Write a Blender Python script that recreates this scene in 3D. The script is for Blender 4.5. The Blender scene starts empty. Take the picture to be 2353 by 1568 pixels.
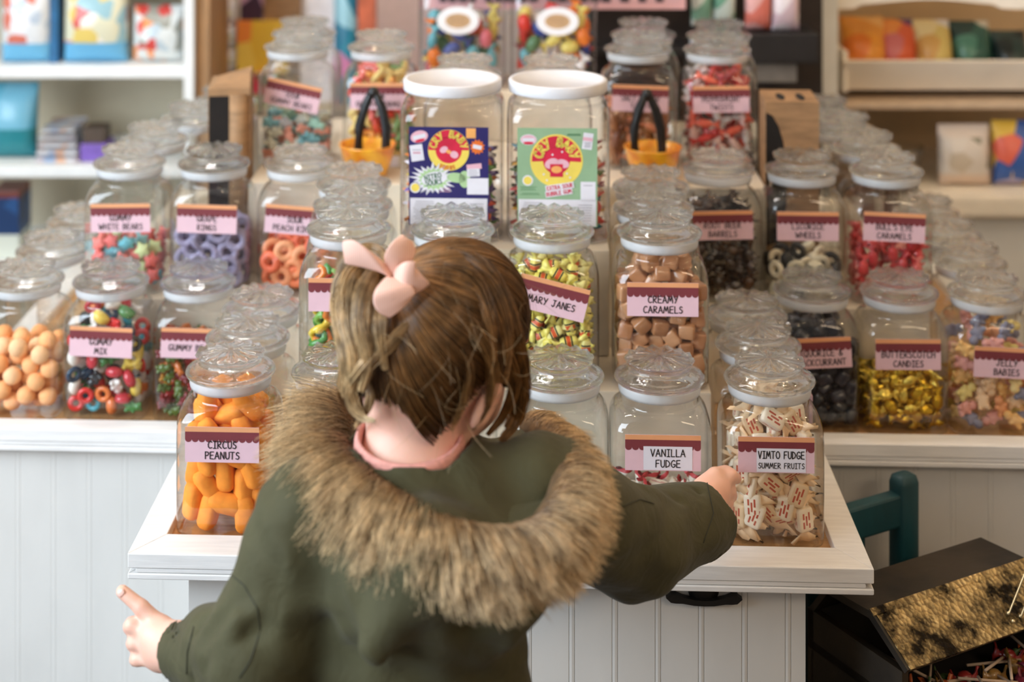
import bpy, bmesh, math, random
import numpy as np
from mathutils import Vector, Matrix, Euler

S = bpy.context.scene
COL = S.collection
PI = math.pi

# ---------------------------------------------------------------- camera
FPX, CX, HY, EYE = 3700.0, 1065.0, -530.0, 1.5     # focal length in px, principal point, eye height
cd = bpy.data.cameras.new('camera')
cam = bpy.data.objects.new('camera', cd); COL.objects.link(cam)
cam.location = (0, 0, EYE); cam.rotation_euler = (PI / 2, 0, 0)
cd.sensor_width = 36.0; cd.lens = FPX * 36 / 2353
cd.shift_x = (1176.5 - CX) / 2353; cd.shift_y = (HY - 784) / 2353
cd.clip_start = 0.05; cd.clip_end = 60
cd.dof.use_dof = True; cd.dof.focus_distance = 1.90; cd.dof.aperture_fstop = 3.0
S.camera = cam

# ---------------------------------------------------------------- view and world
S.view_settings.view_transform = 'Standard'; S.view_settings.look = 'None'
S.view_settings.gamma = 1.0; S.view_settings.exposure = 0.58
S.view_settings.use_curve_mapping = False
S.cycles.transparent_max_bounces = 48
S.cycles.max_bounces = 12; S.cycles.transmission_bounces = 10; S.cycles.glossy_bounces = 5; S.cycles.diffuse_bounces = 4
S.cycles.sample_clamp_indirect = 6.0
W = bpy.data.worlds.new('world'); S.world = W; W.use_nodes = True
W.node_tree.nodes['Background'].inputs[0].default_value = (1.0, 0.90, 0.80, 1)
W.node_tree.nodes['Background'].inputs[1].default_value = 0.2


def area(name, loc, target, size, power, col):
    l = bpy.data.lights.new(name, 'AREA'); l.shape = 'RECTANGLE'; l.size, l.size_y = size
    l.energy = power; l.color = col
    o = bpy.data.objects.new(name, l); COL.objects.link(o); o.location = loc
    d = Vector(target) - Vector(loc); o.rotation_euler = d.to_track_quat('-Z', 'Y').to_euler()
    return o


def bulb(name, loc, power, col, r=0.05):
    l = bpy.data.lights.new(name, 'POINT'); l.energy = power; l.color = col; l.shadow_soft_size = r
    o = bpy.data.objects.new(name, l); COL.objects.link(o); o.location = loc
    return o


area('window_daylight', (-2.45, 0.7, 1.75), (-0.2, 2.0, 0.8), (2.4, 1.7), 105, (0.76, 0.88, 1.0))
area('warm_front_fill', (1.7, -0.9, 2.5), (0.3, 2.0, 0.6), (1.2, 0.5), 12, (1.0, 0.76, 0.52))  # added fill: warms the cabinet front from the camera side
LAMPS = [(0.9, 1.6), (1.7, 2.4), (0.5, 3.0), (1.5, 2.95), (-0.5, 3.3), (1.9, 1.3), (0.1, 1.2), (-0.3, 2.3), (1.1, 2.4), (0.4, 2.0)]
area('added_back_fill', (-0.7, 3.0, 2.70), (-0.7, 3.15, 0), (1.0, 0.4), 20, (1.0, 0.95, 0.92))  # added fill that brightens the back wall and left shelves
for _x, _y in LAMPS:
    bulb('pendant_light', (_x, _y, 2.33), 11.0 if _x > 0.8 else 6.5, (1.0, 0.68, 0.37), 0.028)

# ---------------------------------------------------------------- helpers


def lin(c):
    return tuple((v / 255 / 12.92) if v / 255 <= 0.04045 else ((v / 255 + 0.055) / 1.055) ** 2.4 for v in c) + (1.0,)


def P(x, y, D):
    """The point at depth D behind the photograph's pixel (x, y)."""
    return Vector(((x - CX) / FPX * D, D, EYE - (y - HY) / FPX * D))


TH = 0.043; SN, CS = math.sin(TH), math.cos(TH); OX, OY = 0.0454, 2.05


def F(u, v, z=0.0):
    """Display stand coordinates (u across, v back) to the room."""
    return Vector((OX + u * CS + v * SN, OY - u * SN + v * CS, z))


def u_at(px, v):
    k = (px - CX) / FPX
    return (k * (OY + v * CS) - OX - v * SN) / (CS + k * SN)


class NT:
    def __init__(self, name):
        self.m = bpy.data.materials.new(name); self.m.use_nodes = True
        self.t = self.m.node_tree; self.n = self.t.nodes
        self.bsdf = self.n['Principled BSDF']; self.out = self.n['Material Output']

    def add(self, typ, **kw):
        x = self.n.new(typ)
        for k, v in kw.items():
            setattr(x, k, v)
        return x

    def link(self, a, b):
        self.t.links.new(a, b)

    def set(self, node, **kw):
        for k, v in kw.items():
            node.inputs[k.replace('_', ' ')].default_value = v


MATS = {}


def pm(name, col, rough=0.5, metal=0.0, var=0.08, scale=30.0, bump=0.0, bscale=None, spec=0.5, sss=0.0, coat=0.0, stretch=None, col2=None, trans=0.0):
    """A procedural painted/paper/plastic material: noise varies the colour and can raise a bump."""
    if name in MATS:
        return MATS[name]
    a = NT(name); b = a.bsdf
    c = lin(col)
    tc = a.add('ShaderNodeTexCoord'); mp = a.add('ShaderNodeMapping')
    a.link(tc.outputs['Object'], mp.inputs[0])
    if stretch:
        mp.inputs['Scale'].default_value = stretch
    nz = a.add('ShaderNodeTexNoise'); nz.inputs['Scale'].default_value = scale; nz.inputs['Detail'].default_value = 4
    a.link(mp.outputs[0], nz.inputs['Vector'])
    mx = a.add('ShaderNodeMix', data_type='RGBA')
    d = lin(col2) if col2 else tuple(max(0, v * (1 - 2.2 * var)) for v in c[:3]) + (1,)
    mx.inputs['A'].default_value = d
    mx.inputs['B'].default_value = tuple(min(1, v * (1 + var)) for v in c[:3]) + (1,)
    rp = a.add('ShaderNodeMapRange'); rp.inputs['From Min'].default_value = 0.32; rp.inputs['From Max'].default_value = 0.62
    a.link(nz.outputs['Fac'], rp.inputs['Value']); a.link(rp.outputs[0], mx.inputs['Factor'])
    a.link(mx.outputs['Result'], b.inputs['Base Color'])
    b.inputs['Roughness'].default_value = rough; b.inputs['Metallic'].default_value = metal
    b.inputs['Specular IOR Level'].default_value = spec
    b.inputs['Coat Weight'].default_value = coat
    if trans:
        b.inputs['Transmission Weight'].default_value = trans
    if sss:
        b.inputs['Subsurface Weight'].default_value = sss; b.inputs['Subsurface Radius'].default_value = (1, 0.5, 0.3); b.inputs['Subsurface Scale'].default_value = 0.006
    if bump:
        bn = a.add('ShaderNodeBump'); bn.inputs['Strength'].default_value = bump; bn.inputs['Distance'].default_value = 0.003
        n2 = a.add('ShaderNodeTexNoise'); n2.inputs['Scale'].default_value = bscale or scale * 3; n2.inputs['Detail'].default_value = 5
        a.link(mp.outputs[0], n2.inputs['Vector']); a.link(n2.outputs['Fac'], bn.inputs['Height']); a.link(bn.outputs[0], b.inputs['Normal'])
    MATS[name] = a.m
    return a.m


def palette_mat(name, cols, rough=0.35, metal=0.0, sss=0.0, coat=0.0, spots=None, spot_scale=60.0, spot_cut=0.6, spot_stretch=(1, 1, 1), stripes=None, bump=0.0, trans=0.0):
    """One material whose colour is drawn per object from a palette; optional printed spots or stripes."""
    if name in MATS:
        return MATS[name]
    a = NT(name); b = a.bsdf
    oi = a.add('ShaderNodeObjectInfo')
    rp = a.add('ShaderNodeValToRGB'); rp.color_ramp.interpolation = 'CONSTANT'
    el = rp.color_ramp.elements
    while len(el) < len(cols):
        el.new(0.5)
    for i, c in enumerate(cols):
        el[i].position = i / len(cols); el[i].color = lin(c)
    a.link(oi.outputs['Random'], rp.inputs[0])
    last = rp.outputs[0]
    tc = a.add('ShaderNodeTexCoord')
    nz = a.add('ShaderNodeTexNoise'); nz.inputs['Scale'].default_value = 90; nz.inputs['Detail'].default_value = 3
    a.link(tc.outputs['Object'], nz.inputs['Vector'])
    hs = a.add('ShaderNodeHueSaturation')
    mr = a.add('ShaderNodeMapRange'); mr.inputs['To Min'].default_value = 0.82; mr.inputs['To Max'].default_value = 1.15
    a.link(nz.outputs['Fac'], mr.inputs['Value']); a.link(mr.outputs[0], hs.inputs['Value']); a.link(last, hs.inputs['Color']); last = hs.outputs[0]
    if spots:
        n2 = a.add('ShaderNodeTexNoise'); n2.inputs['Scale'].default_value = spot_scale; n2.inputs['Detail'].default_value = 1
        m2 = a.add('ShaderNodeMapping'); m2.inputs['Scale'].default_value = spot_stretch; a.link(tc.outputs['Object'], m2.inputs[0]); a.link(m2.outputs[0], n2.inputs['Vector'])
        gt = a.add('ShaderNodeMath', operation='GREATER_THAN'); gt.inputs[1].default_value = spot_cut; a.link(n2.outputs['Fac'], gt.inputs[0])
        mx = a.add('ShaderNodeMix', data_type='RGBA'); a.link(gt.outputs[0], mx.inputs['Factor']); a.link(last, mx.inputs['A']); mx.inputs['B'].default_value = lin(spots); last = mx.outputs['Result']
    for (col, lo, hi, axis, *more) in stripes or ():
        sp = a.add('ShaderNodeSeparateXYZ'); a.link(tc.outputs['Generated'], sp.inputs[0])
        g1 = a.add('ShaderNodeMath', operation='GREATER_THAN'); g1.inputs[1].default_value = lo; a.link(sp.outputs[axis], g1.inputs[0])
        g2 = a.add('ShaderNodeMath', operation='LESS_THAN'); g2.inputs[1].default_value = hi; a.link(sp.outputs[axis], g2.inputs[0])
        mu = a.add('ShaderNodeMath', operation='MULTIPLY'); a.link(g1.outputs[0], mu.inputs[0]); a.link(g2.outputs[0], mu.inputs[1])
        if more:                                              # a dash: also bounded along a second axis
            for op, val in (('GREATER_THAN', more[0]), ('LESS_THAN', more[1])):
                g3 = a.add('ShaderNodeMath', operation=op); g3.inputs[1].default_value = val; a.link(sp.outputs[more[2]], g3.inputs[0])
                m3 = a.add('ShaderNodeMath', operation='MULTIPLY'); a.link(mu.outputs[0], m3.inputs[0]); a.link(g3.outputs[0], m3.inputs[1]); mu = m3
        mx = a.add('ShaderNodeMix', data_type='RGBA'); a.link(mu.outputs[0], mx.inputs['Factor']); a.link(last, mx.inputs['A']); mx.inputs['B'].default_value = lin(col); last = mx.outputs['Result']
    a.link(last, b.inputs['Base Color'])
    b.inputs['Roughness'].default_value = rough; b.inputs['Metallic'].default_value = metal; b.inputs['Coat Weight'].default_value = coat
    if trans:
        b.inputs['Transmission Weight'].default_value = trans
    if sss:
        b.inputs['Subsurface Weight'].default_value = sss; b.inputs['Subsurface Radius'].default_value = (1, 0.6, 0.4); b.inputs['Subsurface Scale'].default_value = 0.004
    if bump:
        bn = a.add('ShaderNodeBump'); bn.inputs['Strength'].default_value = bump; bn.inputs['Distance'].default_value = 0.002
        n3 = a.add('ShaderNodeTexVoronoi'); n3.inputs['Scale'].default_value = 160
        a.link(tc.outputs['Object'], n3.inputs['Vector']); a.link(n3.outputs['Distance'], bn.inputs['Height']); a.link(bn.outputs[0], b.inputs['Normal'])
    MATS[name] = a.m
    return a.m


def thin_glass(name, tint=(0.975, 0.985, 0.98), edge=(0.72, 0.76, 0.76), gain=1.7, rough=0.02, bump=0.06, bscale=14.0):
    """A clear wall: looks straight through, mirrors more at grazing angles, greener at its edges."""
    a = NT(name); a.n.remove(a.bsdf)
    tc = a.add('ShaderNodeTexCoord')
    nz = a.add('ShaderNodeTexNoise'); nz.inputs['Scale'].default_value = bscale; nz.inputs['Detail'].default_value = 2
    a.link(tc.outputs['Object'], nz.inputs['Vector'])
    bn = a.add('ShaderNodeBump'); bn.inputs['Strength'].default_value = bump; bn.inputs['Distance'].default_value = 0.02; a.link(nz.outputs['Fac'], bn.inputs['Height'])
    fr = a.add('ShaderNodeFresnel'); a.link(bn.outputs[0], fr.inputs['Normal'])
    ge = a.add('ShaderNodeNewGeometry'); io = a.add('ShaderNodeMapRange'); io.inputs['To Min'].default_value = 1.5; io.inputs['To Max'].default_value = 1 / 1.5   # a thin wall mirrors alike from both sides
    a.link(ge.outputs['Backfacing'], io.inputs['Value']); a.link(io.outputs[0], fr.inputs['IOR'])
    lw = a.add('ShaderNodeLayerWeight'); lw.inputs['Blend'].default_value = 0.5
    pw = a.add('ShaderNodeMath', operation='POWER'); pw.inputs[1].default_value = 3.0; a.link(lw.outputs['Facing'], pw.inputs[0])
    mx = a.add('ShaderNodeMix', data_type='RGBA'); mx.inputs['A'].default_value = tint + (1,); mx.inputs['B'].default_value = edge + (1,); a.link(pw.outputs[0], mx.inputs['Factor'])
    tr = a.add('ShaderNodeBsdfTransparent'); a.link(mx.outputs['Result'], tr.inputs[0])
    gl = a.add('ShaderNodeBsdfGlossy'); gl.inputs['Roughness'].default_value = rough; a.link(bn.outputs[0], gl.inputs['Normal'])
    ga = a.add('ShaderNodeMath', operation='MULTIPLY', use_clamp=True); ga.inputs[1].default_value = gain; a.link(fr.outputs[0], ga.inputs[0])
    ms = a.add('ShaderNodeMixShader'); a.link(ga.outputs[0], ms.inputs[0]); a.link(tr.outputs[0], ms.inputs[1]); a.link(gl.outputs[0], ms.inputs[2])
    a.link(ms.outputs[0], a.out.inputs['Surface'])
    MATS[name] = a.m
    return a.m


def solid_glass(name, clear=0.45):
    a = NT(name); a.n.remove(a.bsdf)
    g = a.add('ShaderNodeBsdfGlass'); g.inputs['IOR'].default_value = 1.46; g.inputs['Roughness'].default_value = 0.015; g.inputs['Color'].default_value = (0.99, 1, 1, 1)
    tc = a.add('ShaderNodeTexCoord'); nz = a.add('ShaderNodeTexNoise'); nz.inputs['Scale'].default_value = 60; a.link(tc.outputs['Object'], nz.inputs['Vector'])
    bn = a.add('ShaderNodeBump'); bn.inputs['Strength'].default_value = 0.22; bn.inputs['Distance'].default_value = 0.004; a.link(nz.outputs['Fac'], bn.inputs['Height']); a.link(bn.outputs[0], g.inputs['Normal'])
    tr = a.add('ShaderNodeBsdfTransparent'); tr.inputs[0].default_value = (0.97, 0.98, 0.98, 1)
    ms = a.add('ShaderNodeMixShader'); ms.inputs[0].default_value = clear; a.link(g.outputs[0], ms.inputs[1]); a.link(tr.outputs[0], ms.inputs[2])
    a.link(ms.outputs[0], a.out.inputs['Surface'])
    MATS[name] = a.m
    return a.m


# ---------------------------------------------------------------- mesh building
class MB:
    """Collects vertices and faces with a material slot each; link() makes ONE mesh object."""

    def __init__(self):
        self.v = []; self.f = []; self.mi = []; self.sm = []

    def add(self, vs, fs, mi=0, smooth=True):
        b = len(self.v); self.v.extend([tuple(x) for x in vs])
        for f in fs:
            self.f.append(tuple(i + b for i in f)); self.mi.append(mi); self.sm.append(smooth)

    def box(self, lo, hi, mi=0, M=None, bevel=0.0):
        (x0, y0, z0), (x1, y1, z1) = lo, hi
        if bevel:
            bm = bmesh.new(); bmesh.ops.create_cube(bm, size=1)
            for q in bm.verts:
                q.co = Vector((x0 + (q.co.x + .5) * (x1 - x0), y0 + (q.co.y + .5) * (y1 - y0), z0 + (q.co.z + .5) * (z1 - z0)))
            bmesh.ops.bevel(bm, geom=bm.edges[:], offset=bevel, segments=2, profile=0.7, affect='EDGES')
            bm.verts.index_update()
            vs = [q.co.copy() for q in bm.verts]; fs = [[q.index for q in f.verts] for f in bm.faces]; bm.free()
        else:
            vs = [Vector(c) for c in ((x0, y0, z0), (x1, y0, z0), (x1, y1, z0), (x0, y1, z0), (x0, y0, z1), (x1, y0, z1), (x1, y1, z1), (x0, y1, z1))]
            fs = [(0, 3, 2, 1), (4, 5, 6, 7), (0, 1, 5, 4), (1, 2, 6, 5), (2, 3, 7, 6), (3, 0, 4, 7)]
        if M is not None:
            vs = [M @ q for q in vs]
        self.add(vs, fs, mi, False)

    def loft(self, rings, mi=0, closed=True, caps=(True, True), smooth=True):
        n = len(rings[0]); b = []
        for r in rings:
            b.extend(r)
        fs = []
        m = n if closed else n - 1
        for i in range(len(rings) - 1):
            for j in range(m):
                k = (j + 1) % n
                fs.append((i * n + j, i * n + k, (i + 1) * n + k, (i + 1) * n + j))
        if closed and caps[0]:
            fs.append(tuple(reversed(range(n))))
        if closed and caps[1]:
            fs.append(tuple(range((len(rings) - 1) * n, len(rings) * n)))
        self.add(b, fs, mi, smooth)

    def lathe(self, prof, n=32, mi=0, caps=(True, True), c=(0, 0, 0), mod=None):
        rings = []
        for i, (r, z) in enumerate(prof):
            ring = []
            for j in range(n):
                a = 2 * PI * j / n
                rr, zz = (r, z) if mod is None else mod(i, a, r, z)
                ring.append((c[0] + rr * math.cos(a), c[1] + rr * math.sin(a), c[2] + zz))
            rings.append(ring)
        self.loft(rings, mi, True, caps)

    def tube(self, pts, rad, n=8, mi=0, caps=(True, True)):
        pts = [Vector(p) for p in pts]; rings = []
        rs = rad if hasattr(rad, '__len__') else [rad] * len(pts)
        up = Vector((0.13, 0.21, 0.97))
        for i, p in enumerate(pts):
            t = (pts[min(i + 1, len(pts) - 1)] - pts[max(i - 1, 0)]).normalized()
            a = t.cross(up)
            if a.length < 1e-4:
                a = t.cross(Vector((1, 0, 0)))
            a.normalize(); b = t.cross(a)
            rings.append([p + a * (rs[i] * math.cos(2 * PI * j / n)) + b * (rs[i] * math.sin(2 * PI * j / n)) for j in range(n)])
        self.loft(rings, mi, True, caps)

    def mesh(self, name, mats):
        me = bpy.data.meshes.new(name); me.from_pydata(self.v, [], self.f)
        for m in (mats if isinstance(mats, (list, tuple)) else [mats]):
            me.materials.append(m)
        me.polygons.foreach_set('material_index', self.mi); me.polygons.foreach_set('use_smooth', self.sm)
        me.update()
        return me

    def link(self, name, mats, parent=None, loc=(0, 0, 0), rotz=0.0):
        return ob(name, self.mesh(name, mats), parent, loc, rotz)


def ob(name, me, parent=None, loc=(0, 0, 0), rotz=0.0):
    o = bpy.data.objects.new(name, me); COL.objects.link(o); o.location = loc; o.rotation_euler = (0, 0, rotz)
    if parent is not None:
        o.parent = parent
    return o


def tag(o, label, cat=None, group=None, kind=None):
    if label:
        o['label'] = label
    if cat:
        o['category'] = cat
    if group:
        o['group'] = group
    if kind:
        o['kind'] = kind
    return o


def thing(name, label, cat, loc=(0, 0, 0), rotz=0.0, group=None):
    return tag(ob(name, None, None, loc, rotz), label, cat, group)


def struct(mb, name, mats):
    return tag(mb.link(name, mats), None, None, None, 'structure')


# ---------------------------------------------------------------- implicit surfaces (for bodies, clothes, sweets)
def cap(P_, a, b, r1, r2, sc=None):
    a = np.array(a, float); b = np.array(b, float); Q = P_
    if sc is not None:
        sc = np.array(sc, float); Q = (P_ - a) / sc; b = (b - a) / sc; a = np.zeros(3)
    ab = b - a; t = np.clip(((Q - a) @ ab) / max(ab @ ab, 1e-12), 0, 1)
    d = np.linalg.norm(Q - a - t[:, None] * ab, axis=1) - (r1 + (r2 - r1) * t)
    return d if sc is None else d * sc.min()


def ell(P_, c, r, R=None):
    Q = P_ - np.array(c, float)
    if R is not None:
        Q = Q @ np.array(R, float).T
    r = np.array(r, float); k0 = np.linalg.norm(Q / r, axis=1); k1 = np.linalg.norm(Q / (r * r), axis=1)
    return k0 * (k0 - 1.0) / np.maximum(k1, 1e-9)


def smin(a, b, k):
    if k <= 0:
        return np.minimum(a, b)
    h = np.maximum(k - np.abs(a - b), 0) / k
    return np.minimum(a, b) - h * h * k * 0.25


def surface_net(fn, lo, hi, h, B=8):
    """Mesh of fn = 0 on a sparse grid of spacing h: (vertices, quads)."""
    lo = np.array(lo, float); n = np.ceil((np.array(hi) - lo) / h).astype(int)
    nb = np.ceil(n / B).astype(int); N = nb * B
    G = np.ones(tuple(N), np.float32)
    idx = np.stack(np.meshgrid(*[np.arange(k) for k in nb], indexing='ij'), -1).reshape(-1, 3)
    cen = lo + (idx * B + (B - 1) / 2) * h
    d = fn(cen); near = np.abs(d) < B * h * 1.35
    off = np.stack(np.meshgrid(*[np.arange(B)] * 3, indexing='ij'), -1).reshape(-1, 3)
    for i in np.nonzero((d < 0) & ~near)[0]:
        a = idx[i] * B; G[a[0]:a[0] + B, a[1]:a[1] + B, a[2]:a[2] + B] = -1
    act = idx[near]
    for s in range(0, len(act), 400):
        ii = (act[s:s + 400, None, :] * B + off[None]).reshape(-1, 3)
        G[ii[:, 0], ii[:, 1], ii[:, 2]] = fn(lo + ii * h)
    In = G < 0
    cnt = np.zeros(tuple(N - 1), np.int8)
    for dx in (0, 1):
        for dy in (0, 1):
            for dz in (0, 1):
                cnt += In[dx:N[0] - 1 + dx, dy:N[1] - 1 + dy, dz:N[2] - 1 + dz]
    cells = np.argwhere((cnt > 0) & (cnt < 8))
    vid = -np.ones(tuple(N - 1), np.int64); vid[cells[:, 0], cells[:, 1], cells[:, 2]] = np.arange(len(cells))
    acc = np.zeros((len(cells), 3)); num = np.zeros(len(cells))
    C8 = [(a, b, c) for a in (0, 1) for b in (0, 1) for c in (0, 1)]
    for p in C8:
        for ax in range(3):
            if p[ax]:
                continue
            q = list(p); q[ax] = 1
            g0 = G[cells[:, 0] + p[0], cells[:, 1] + p[1], cells[:, 2] + p[2]].astype(float); g1 = G[cells[:, 0] + q[0], cells[:, 1] + q[1], cells[:, 2] + q[2]].astype(float)
            x = (g0 < 0) != (g1 < 0)
            t = np.where(x, g0 / np.where(x, g0 - g1, 1), 0)
            pt = np.tile(np.array(p, float), (len(cells), 1)); pt[:, ax] += t
            acc[x] += pt[x]; num[x] += 1
    V = lo + (cells + acc / num[:, None]) * h
    quads = []
    for ax in range(3):
        b_, c_ = [(1, 2), (2, 0), (0, 1)][ax]
        sl0 = [slice(None)] * 3; sl1 = [slice(None)] * 3; sl0[ax] = slice(0, -1); sl1[ax] = slice(1, None)
        e = In[tuple(sl0)] != In[tuple(sl1)]
        E = np.argwhere(e); E = E[(E[:, b_] > 0) & (E[:, c_] > 0) & (E[:, b_] < N[b_] - 1) & (E[:, c_] < N[c_] - 1)]
        def at(db, dc):
            k = E.copy(); k[:, b_] += db; k[:, c_] += dc
            return vid[k[:, 0], k[:, 1], k[:, 2]]
        q = np.stack([at(-1, -1), at(0, -1), at(0, 0), at(-1, 0)], 1)
        flip = ~In[E[:, 0], E[:, 1], E[:, 2]]
        q[flip] = q[flip][:, ::-1]
        quads.append(q[(q >= 0).all(1)])
    return V, np.concatenate(quads)


def net_mesh(name, fn, lo, hi, h, mats, origin=(0, 0, 0), relax=1):
    V, Q = surface_net(fn, lo, hi, h)
    for _ in range(relax):
        s = np.zeros_like(V); c = np.zeros(len(V))
        for a in range(4):
            i, j = Q[:, a], Q[:, (a + 1) % 4]
            np.add.at(s, i, V[j]); np.add.at(c, i, 1); np.add.at(s, j, V[i]); np.add.at(c, j, 1)
        V = 0.5 * V + 0.5 * s / np.maximum(c, 1)[:, None]
    me = bpy.data.meshes.new(name)
    me.from_pydata((V - np.array(origin)).tolist(), [], Q.tolist())
    for m in (mats if isinstance(mats, (list, tuple)) else [mats]):
        me.materials.append(m)
    me.polygons.foreach_set('use_smooth', [True] * len(Q)); me.update()
    return me


# ---------------------------------------------------------------- hand-lettered capitals
GL = {
 'A': [[(0, 0), (.3, 1), (.6, 0)], [(.1, .36), (.52, .36)]],
 'B': [[(.02, 0), (.05, 1), (.4, .95), (.48, .78), (.36, .56), (.06, .52)], [(.36, .54), (.55, .36), (.46, .1), (.02, 0)]],
 'C': [[(.55, .86), (.4, 1), (.18, .9), (.03, .55), (.08, .18), (.28, 0), (.56, .12)]],
 'D': [[(.04, 0), (.05, 1), (.36, .88), (.57, .55), (.45, .18), (.04, 0)]],
 'E': [[(.52, 1), (.05, .98), (.04, .02), (.54, 0)], [(.05, .52), (.46, .54)]],
 'F': [[(.52, 1), (.06, .98), (.04, 0)], [(.05, .52), (.44, .54)]],
 'G': [[(.56, .86), (.4, 1), (.16, .88), (.03, .5), (.1, .14), (.32, 0), (.56, .14), (.58, .42), (.32, .42)]],
 'H': [[(.04, 1), (.04, 0)], [(.54, 1), (.54, 0)], [(.04, .52), (.54, .52)]],
 'I': [[(.05, 1), (.45, 1)], [(.25, 1), (.25, 0)], [(.05, 0), (.45, 0)]],
 'J': [[(.15, 1), (.6, 1)], [(.4, 1), (.38, .18), (.22, 0), (.03, .2)]],
 'K': [[(.05, 1), (.05, 0)], [(.5, 1), (.07, .45), (.54, 0)]],
 'L': [[(.05, 1), (.04, 0), (.5, .02)]],
 'M': [[(0, 0), (.14, 1), (.36, .3), (.58, 1), (.72, 0)]],
 'N': [[(.03, 0), (.06, 1), (.54, .02), (.56, 1)]],
 'O': [[(.32, 1), (.08, .82), (.02, .42), (.18, .06), (.42, 0), (.62, .28), (.6, .7), (.44, .95), (.32, 1)]],
 'P': [[(.05, 0), (.05, 1), (.4, .96), (.52, .75), (.38, .5), (.06, .44)]],
 'Q': [[(.32, 1), (.08, .82), (.02, .42), (.18, .06), (.42, 0), (.62, .28), (.6, .7), (.44, .95), (.32, 1)], [(.38, .25), (.66, -.1)]],
 'R': [[(.05, 0), (.05, 1), (.4, .95), (.5, .76), (.36, .54), (.07, .5), (.56, 0)]],
 'S': [[(.48, .88), (.3, 1), (.1, .84), (.14, .6), (.42, .46), (.5, .22), (.32, 0), (.03, .1)]],
 'T': [[(0, 1), (.58, 1)], [(.29, 1), (.27, 0)]],
 'U': [[(.04, 1), (.06, .25), (.22, 0), (.44, .06), (.54, .3), (.54, 1)]],
 'V': [[(0, 1), (.26, 0), (.54, 1)]],
 'W': [[(0, 1), (.18, 0), (.38, .7), (.58, 0), (.78, 1)]],
 'X': [[(.02, 1), (.54, 0)], [(.52, 1), (0, 0)]],
 'Y': [[(0, 1), (.28, .5)], [(.56, 1), (.18, 0)]],
 'Z': [[(.03, 1), (.52, 1), (.02, 0), (.54, 0)]],
 '&': [[(.6, .1), (.16, .74), (.28, 1), (.44, .8), (.08, .3), (.2, 0), (.44, .06), (.6, .4)]],
 "'": [[(.08, 1), (.04, .76)]], ' ': [],
}


def text_width(s, h):
    return sum(((max([x for l in GL[c] for x, _ in l], default=.38)) + .17) * h for c in s) - .17 * h


def add_text(mb, s, cx, cz, h, y, mi=0, w=None, wt=0.14, rot=0.0):
    """Letters of height h centred on (cx, cz) in the plane y, facing -y; w squeezes to a width."""
    tw = text_width(s, h); sx = 1.0 if not w or tw <= w else w / tw
    x = -tw * sx / 2; rad = h * wt / 2; cr, sr = math.cos(rot), math.sin(rot)
    T = lambda a, b: (cx + a * cr - b * sr, y, cz + a * sr + b * cr)
    for c in s:
        for line in GL[c]:
            pts = [(x + px_ * h * sx, (pz - .5) * h) for px_, pz in line]
            for k, (ax, az) in enumerate(pts):
                mb.add([T(ax + rad * math.cos(q * PI / 3), az + rad * math.sin(q * PI / 3)) for q in range(6)], [(0, 1, 2, 3, 4, 5)], mi, False)
                if k:
                    bx, bz = pts[k - 1]; L = math.hypot(ax - bx, az - bz) or 1e-9; nx, nz = -(az - bz) / L * rad, (ax - bx) / L * rad
                    mb.add([T(bx + nx, bz + nz), T(bx - nx, bz - nz), T(ax - nx, az - nz), T(ax + nx, az + nz)], [(0, 1, 2, 3)], mi, False)
        x += ((max([q for l in GL[c] for q, _ in l], default=.38)) + .17) * h * sx


def disc(mb, cx, cz, rx, rz, y, mi, n=28, rot=0.0, a0=0.0, a1=2 * PI, inner=0.0):
    cr, sr = math.cos(rot), math.sin(rot)
    T = lambda a, b: (cx + a * cr - b * sr, y, cz + a * sr + b * cr)
    if inner:
        vs = []
        for j in range(n + 1):
            a = a0 + (a1 - a0) * j / n
            vs += [T(rx * math.cos(a), rz * math.sin(a)), T(inner * rx * math.cos(a), inner * rz * math.sin(a))]
        mb.add(vs, [(2 * j, 2 * j + 1, 2 * j + 3, 2 * j + 2) for j in range(n)], mi, False)
    else:
        mb.add([T(rx * math.cos(2 * PI * j / n), rz * math.sin(2 * PI * j / n)) for j in range(n)], [tuple(range(n))], mi, False)


def quad(mb, cx, cz, w, h, y, mi, rot=0.0):
    cr, sr = math.cos(rot), math.sin(rot)
    mb.add([(cx + a * cr - b * sr, y, cz + a * sr + b * cr) for a, b in ((-w / 2, -h / 2), (w / 2, -h / 2), (w / 2, h / 2), (-w / 2, h / 2))], [(0, 1, 2, 3)], mi, False)
# ================================================================ the room
RX0, RX1, RY0, RY1, RZ = -2.6, 2.7, -2.2, 4.5, 2.75
wallp = pm('wall_paint', (214, 204, 196), 0.7, var=0.03, scale=8)
m = MB(); m.box((RX0, RY1, 0), (RX1, RY1 + .1, RZ)); struct(m, 'wall_back', wallp)
m = MB()                                                     # the left wall has a shop window in it
for lo, hi in (((RX0 - .1, RY0, 0), (RX0, -.55, RZ)), ((RX0 - .1, 1.95, 0), (RX0, RY1, RZ)), ((RX0 - .1, -.55, 0), (RX0, 1.95, .85)), ((RX0 - .1, -.55, 2.62), (RX0, 1.95, RZ))):
    m.box(lo, hi)
struct(m, 'wall_left', wallp)
m = MB(); m.box((RX1, RY0, 0), (RX1 + .1, RY1, RZ)); struct(m, 'wall_right', pm('wall_paint_warm', (206, 184, 156), 0.7, var=0.03, scale=8))
m = MB(); m.box((RX0, RY0, RZ), (RX1, RY1, RZ + .1)); struct(m, 'ceiling', pm('ceiling_paint', (226, 220, 210), 0.8, var=0.02, scale=6))
m = MB(); m.box((RX0, RY0, -.05), (RX1, RY1, 0)); struct(m, 'floor', pm('floor_boards', (74, 56, 42), 0.5, var=0.25, scale=6, stretch=(1, 8, 1), bump=0.1))
m = MB()
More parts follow.
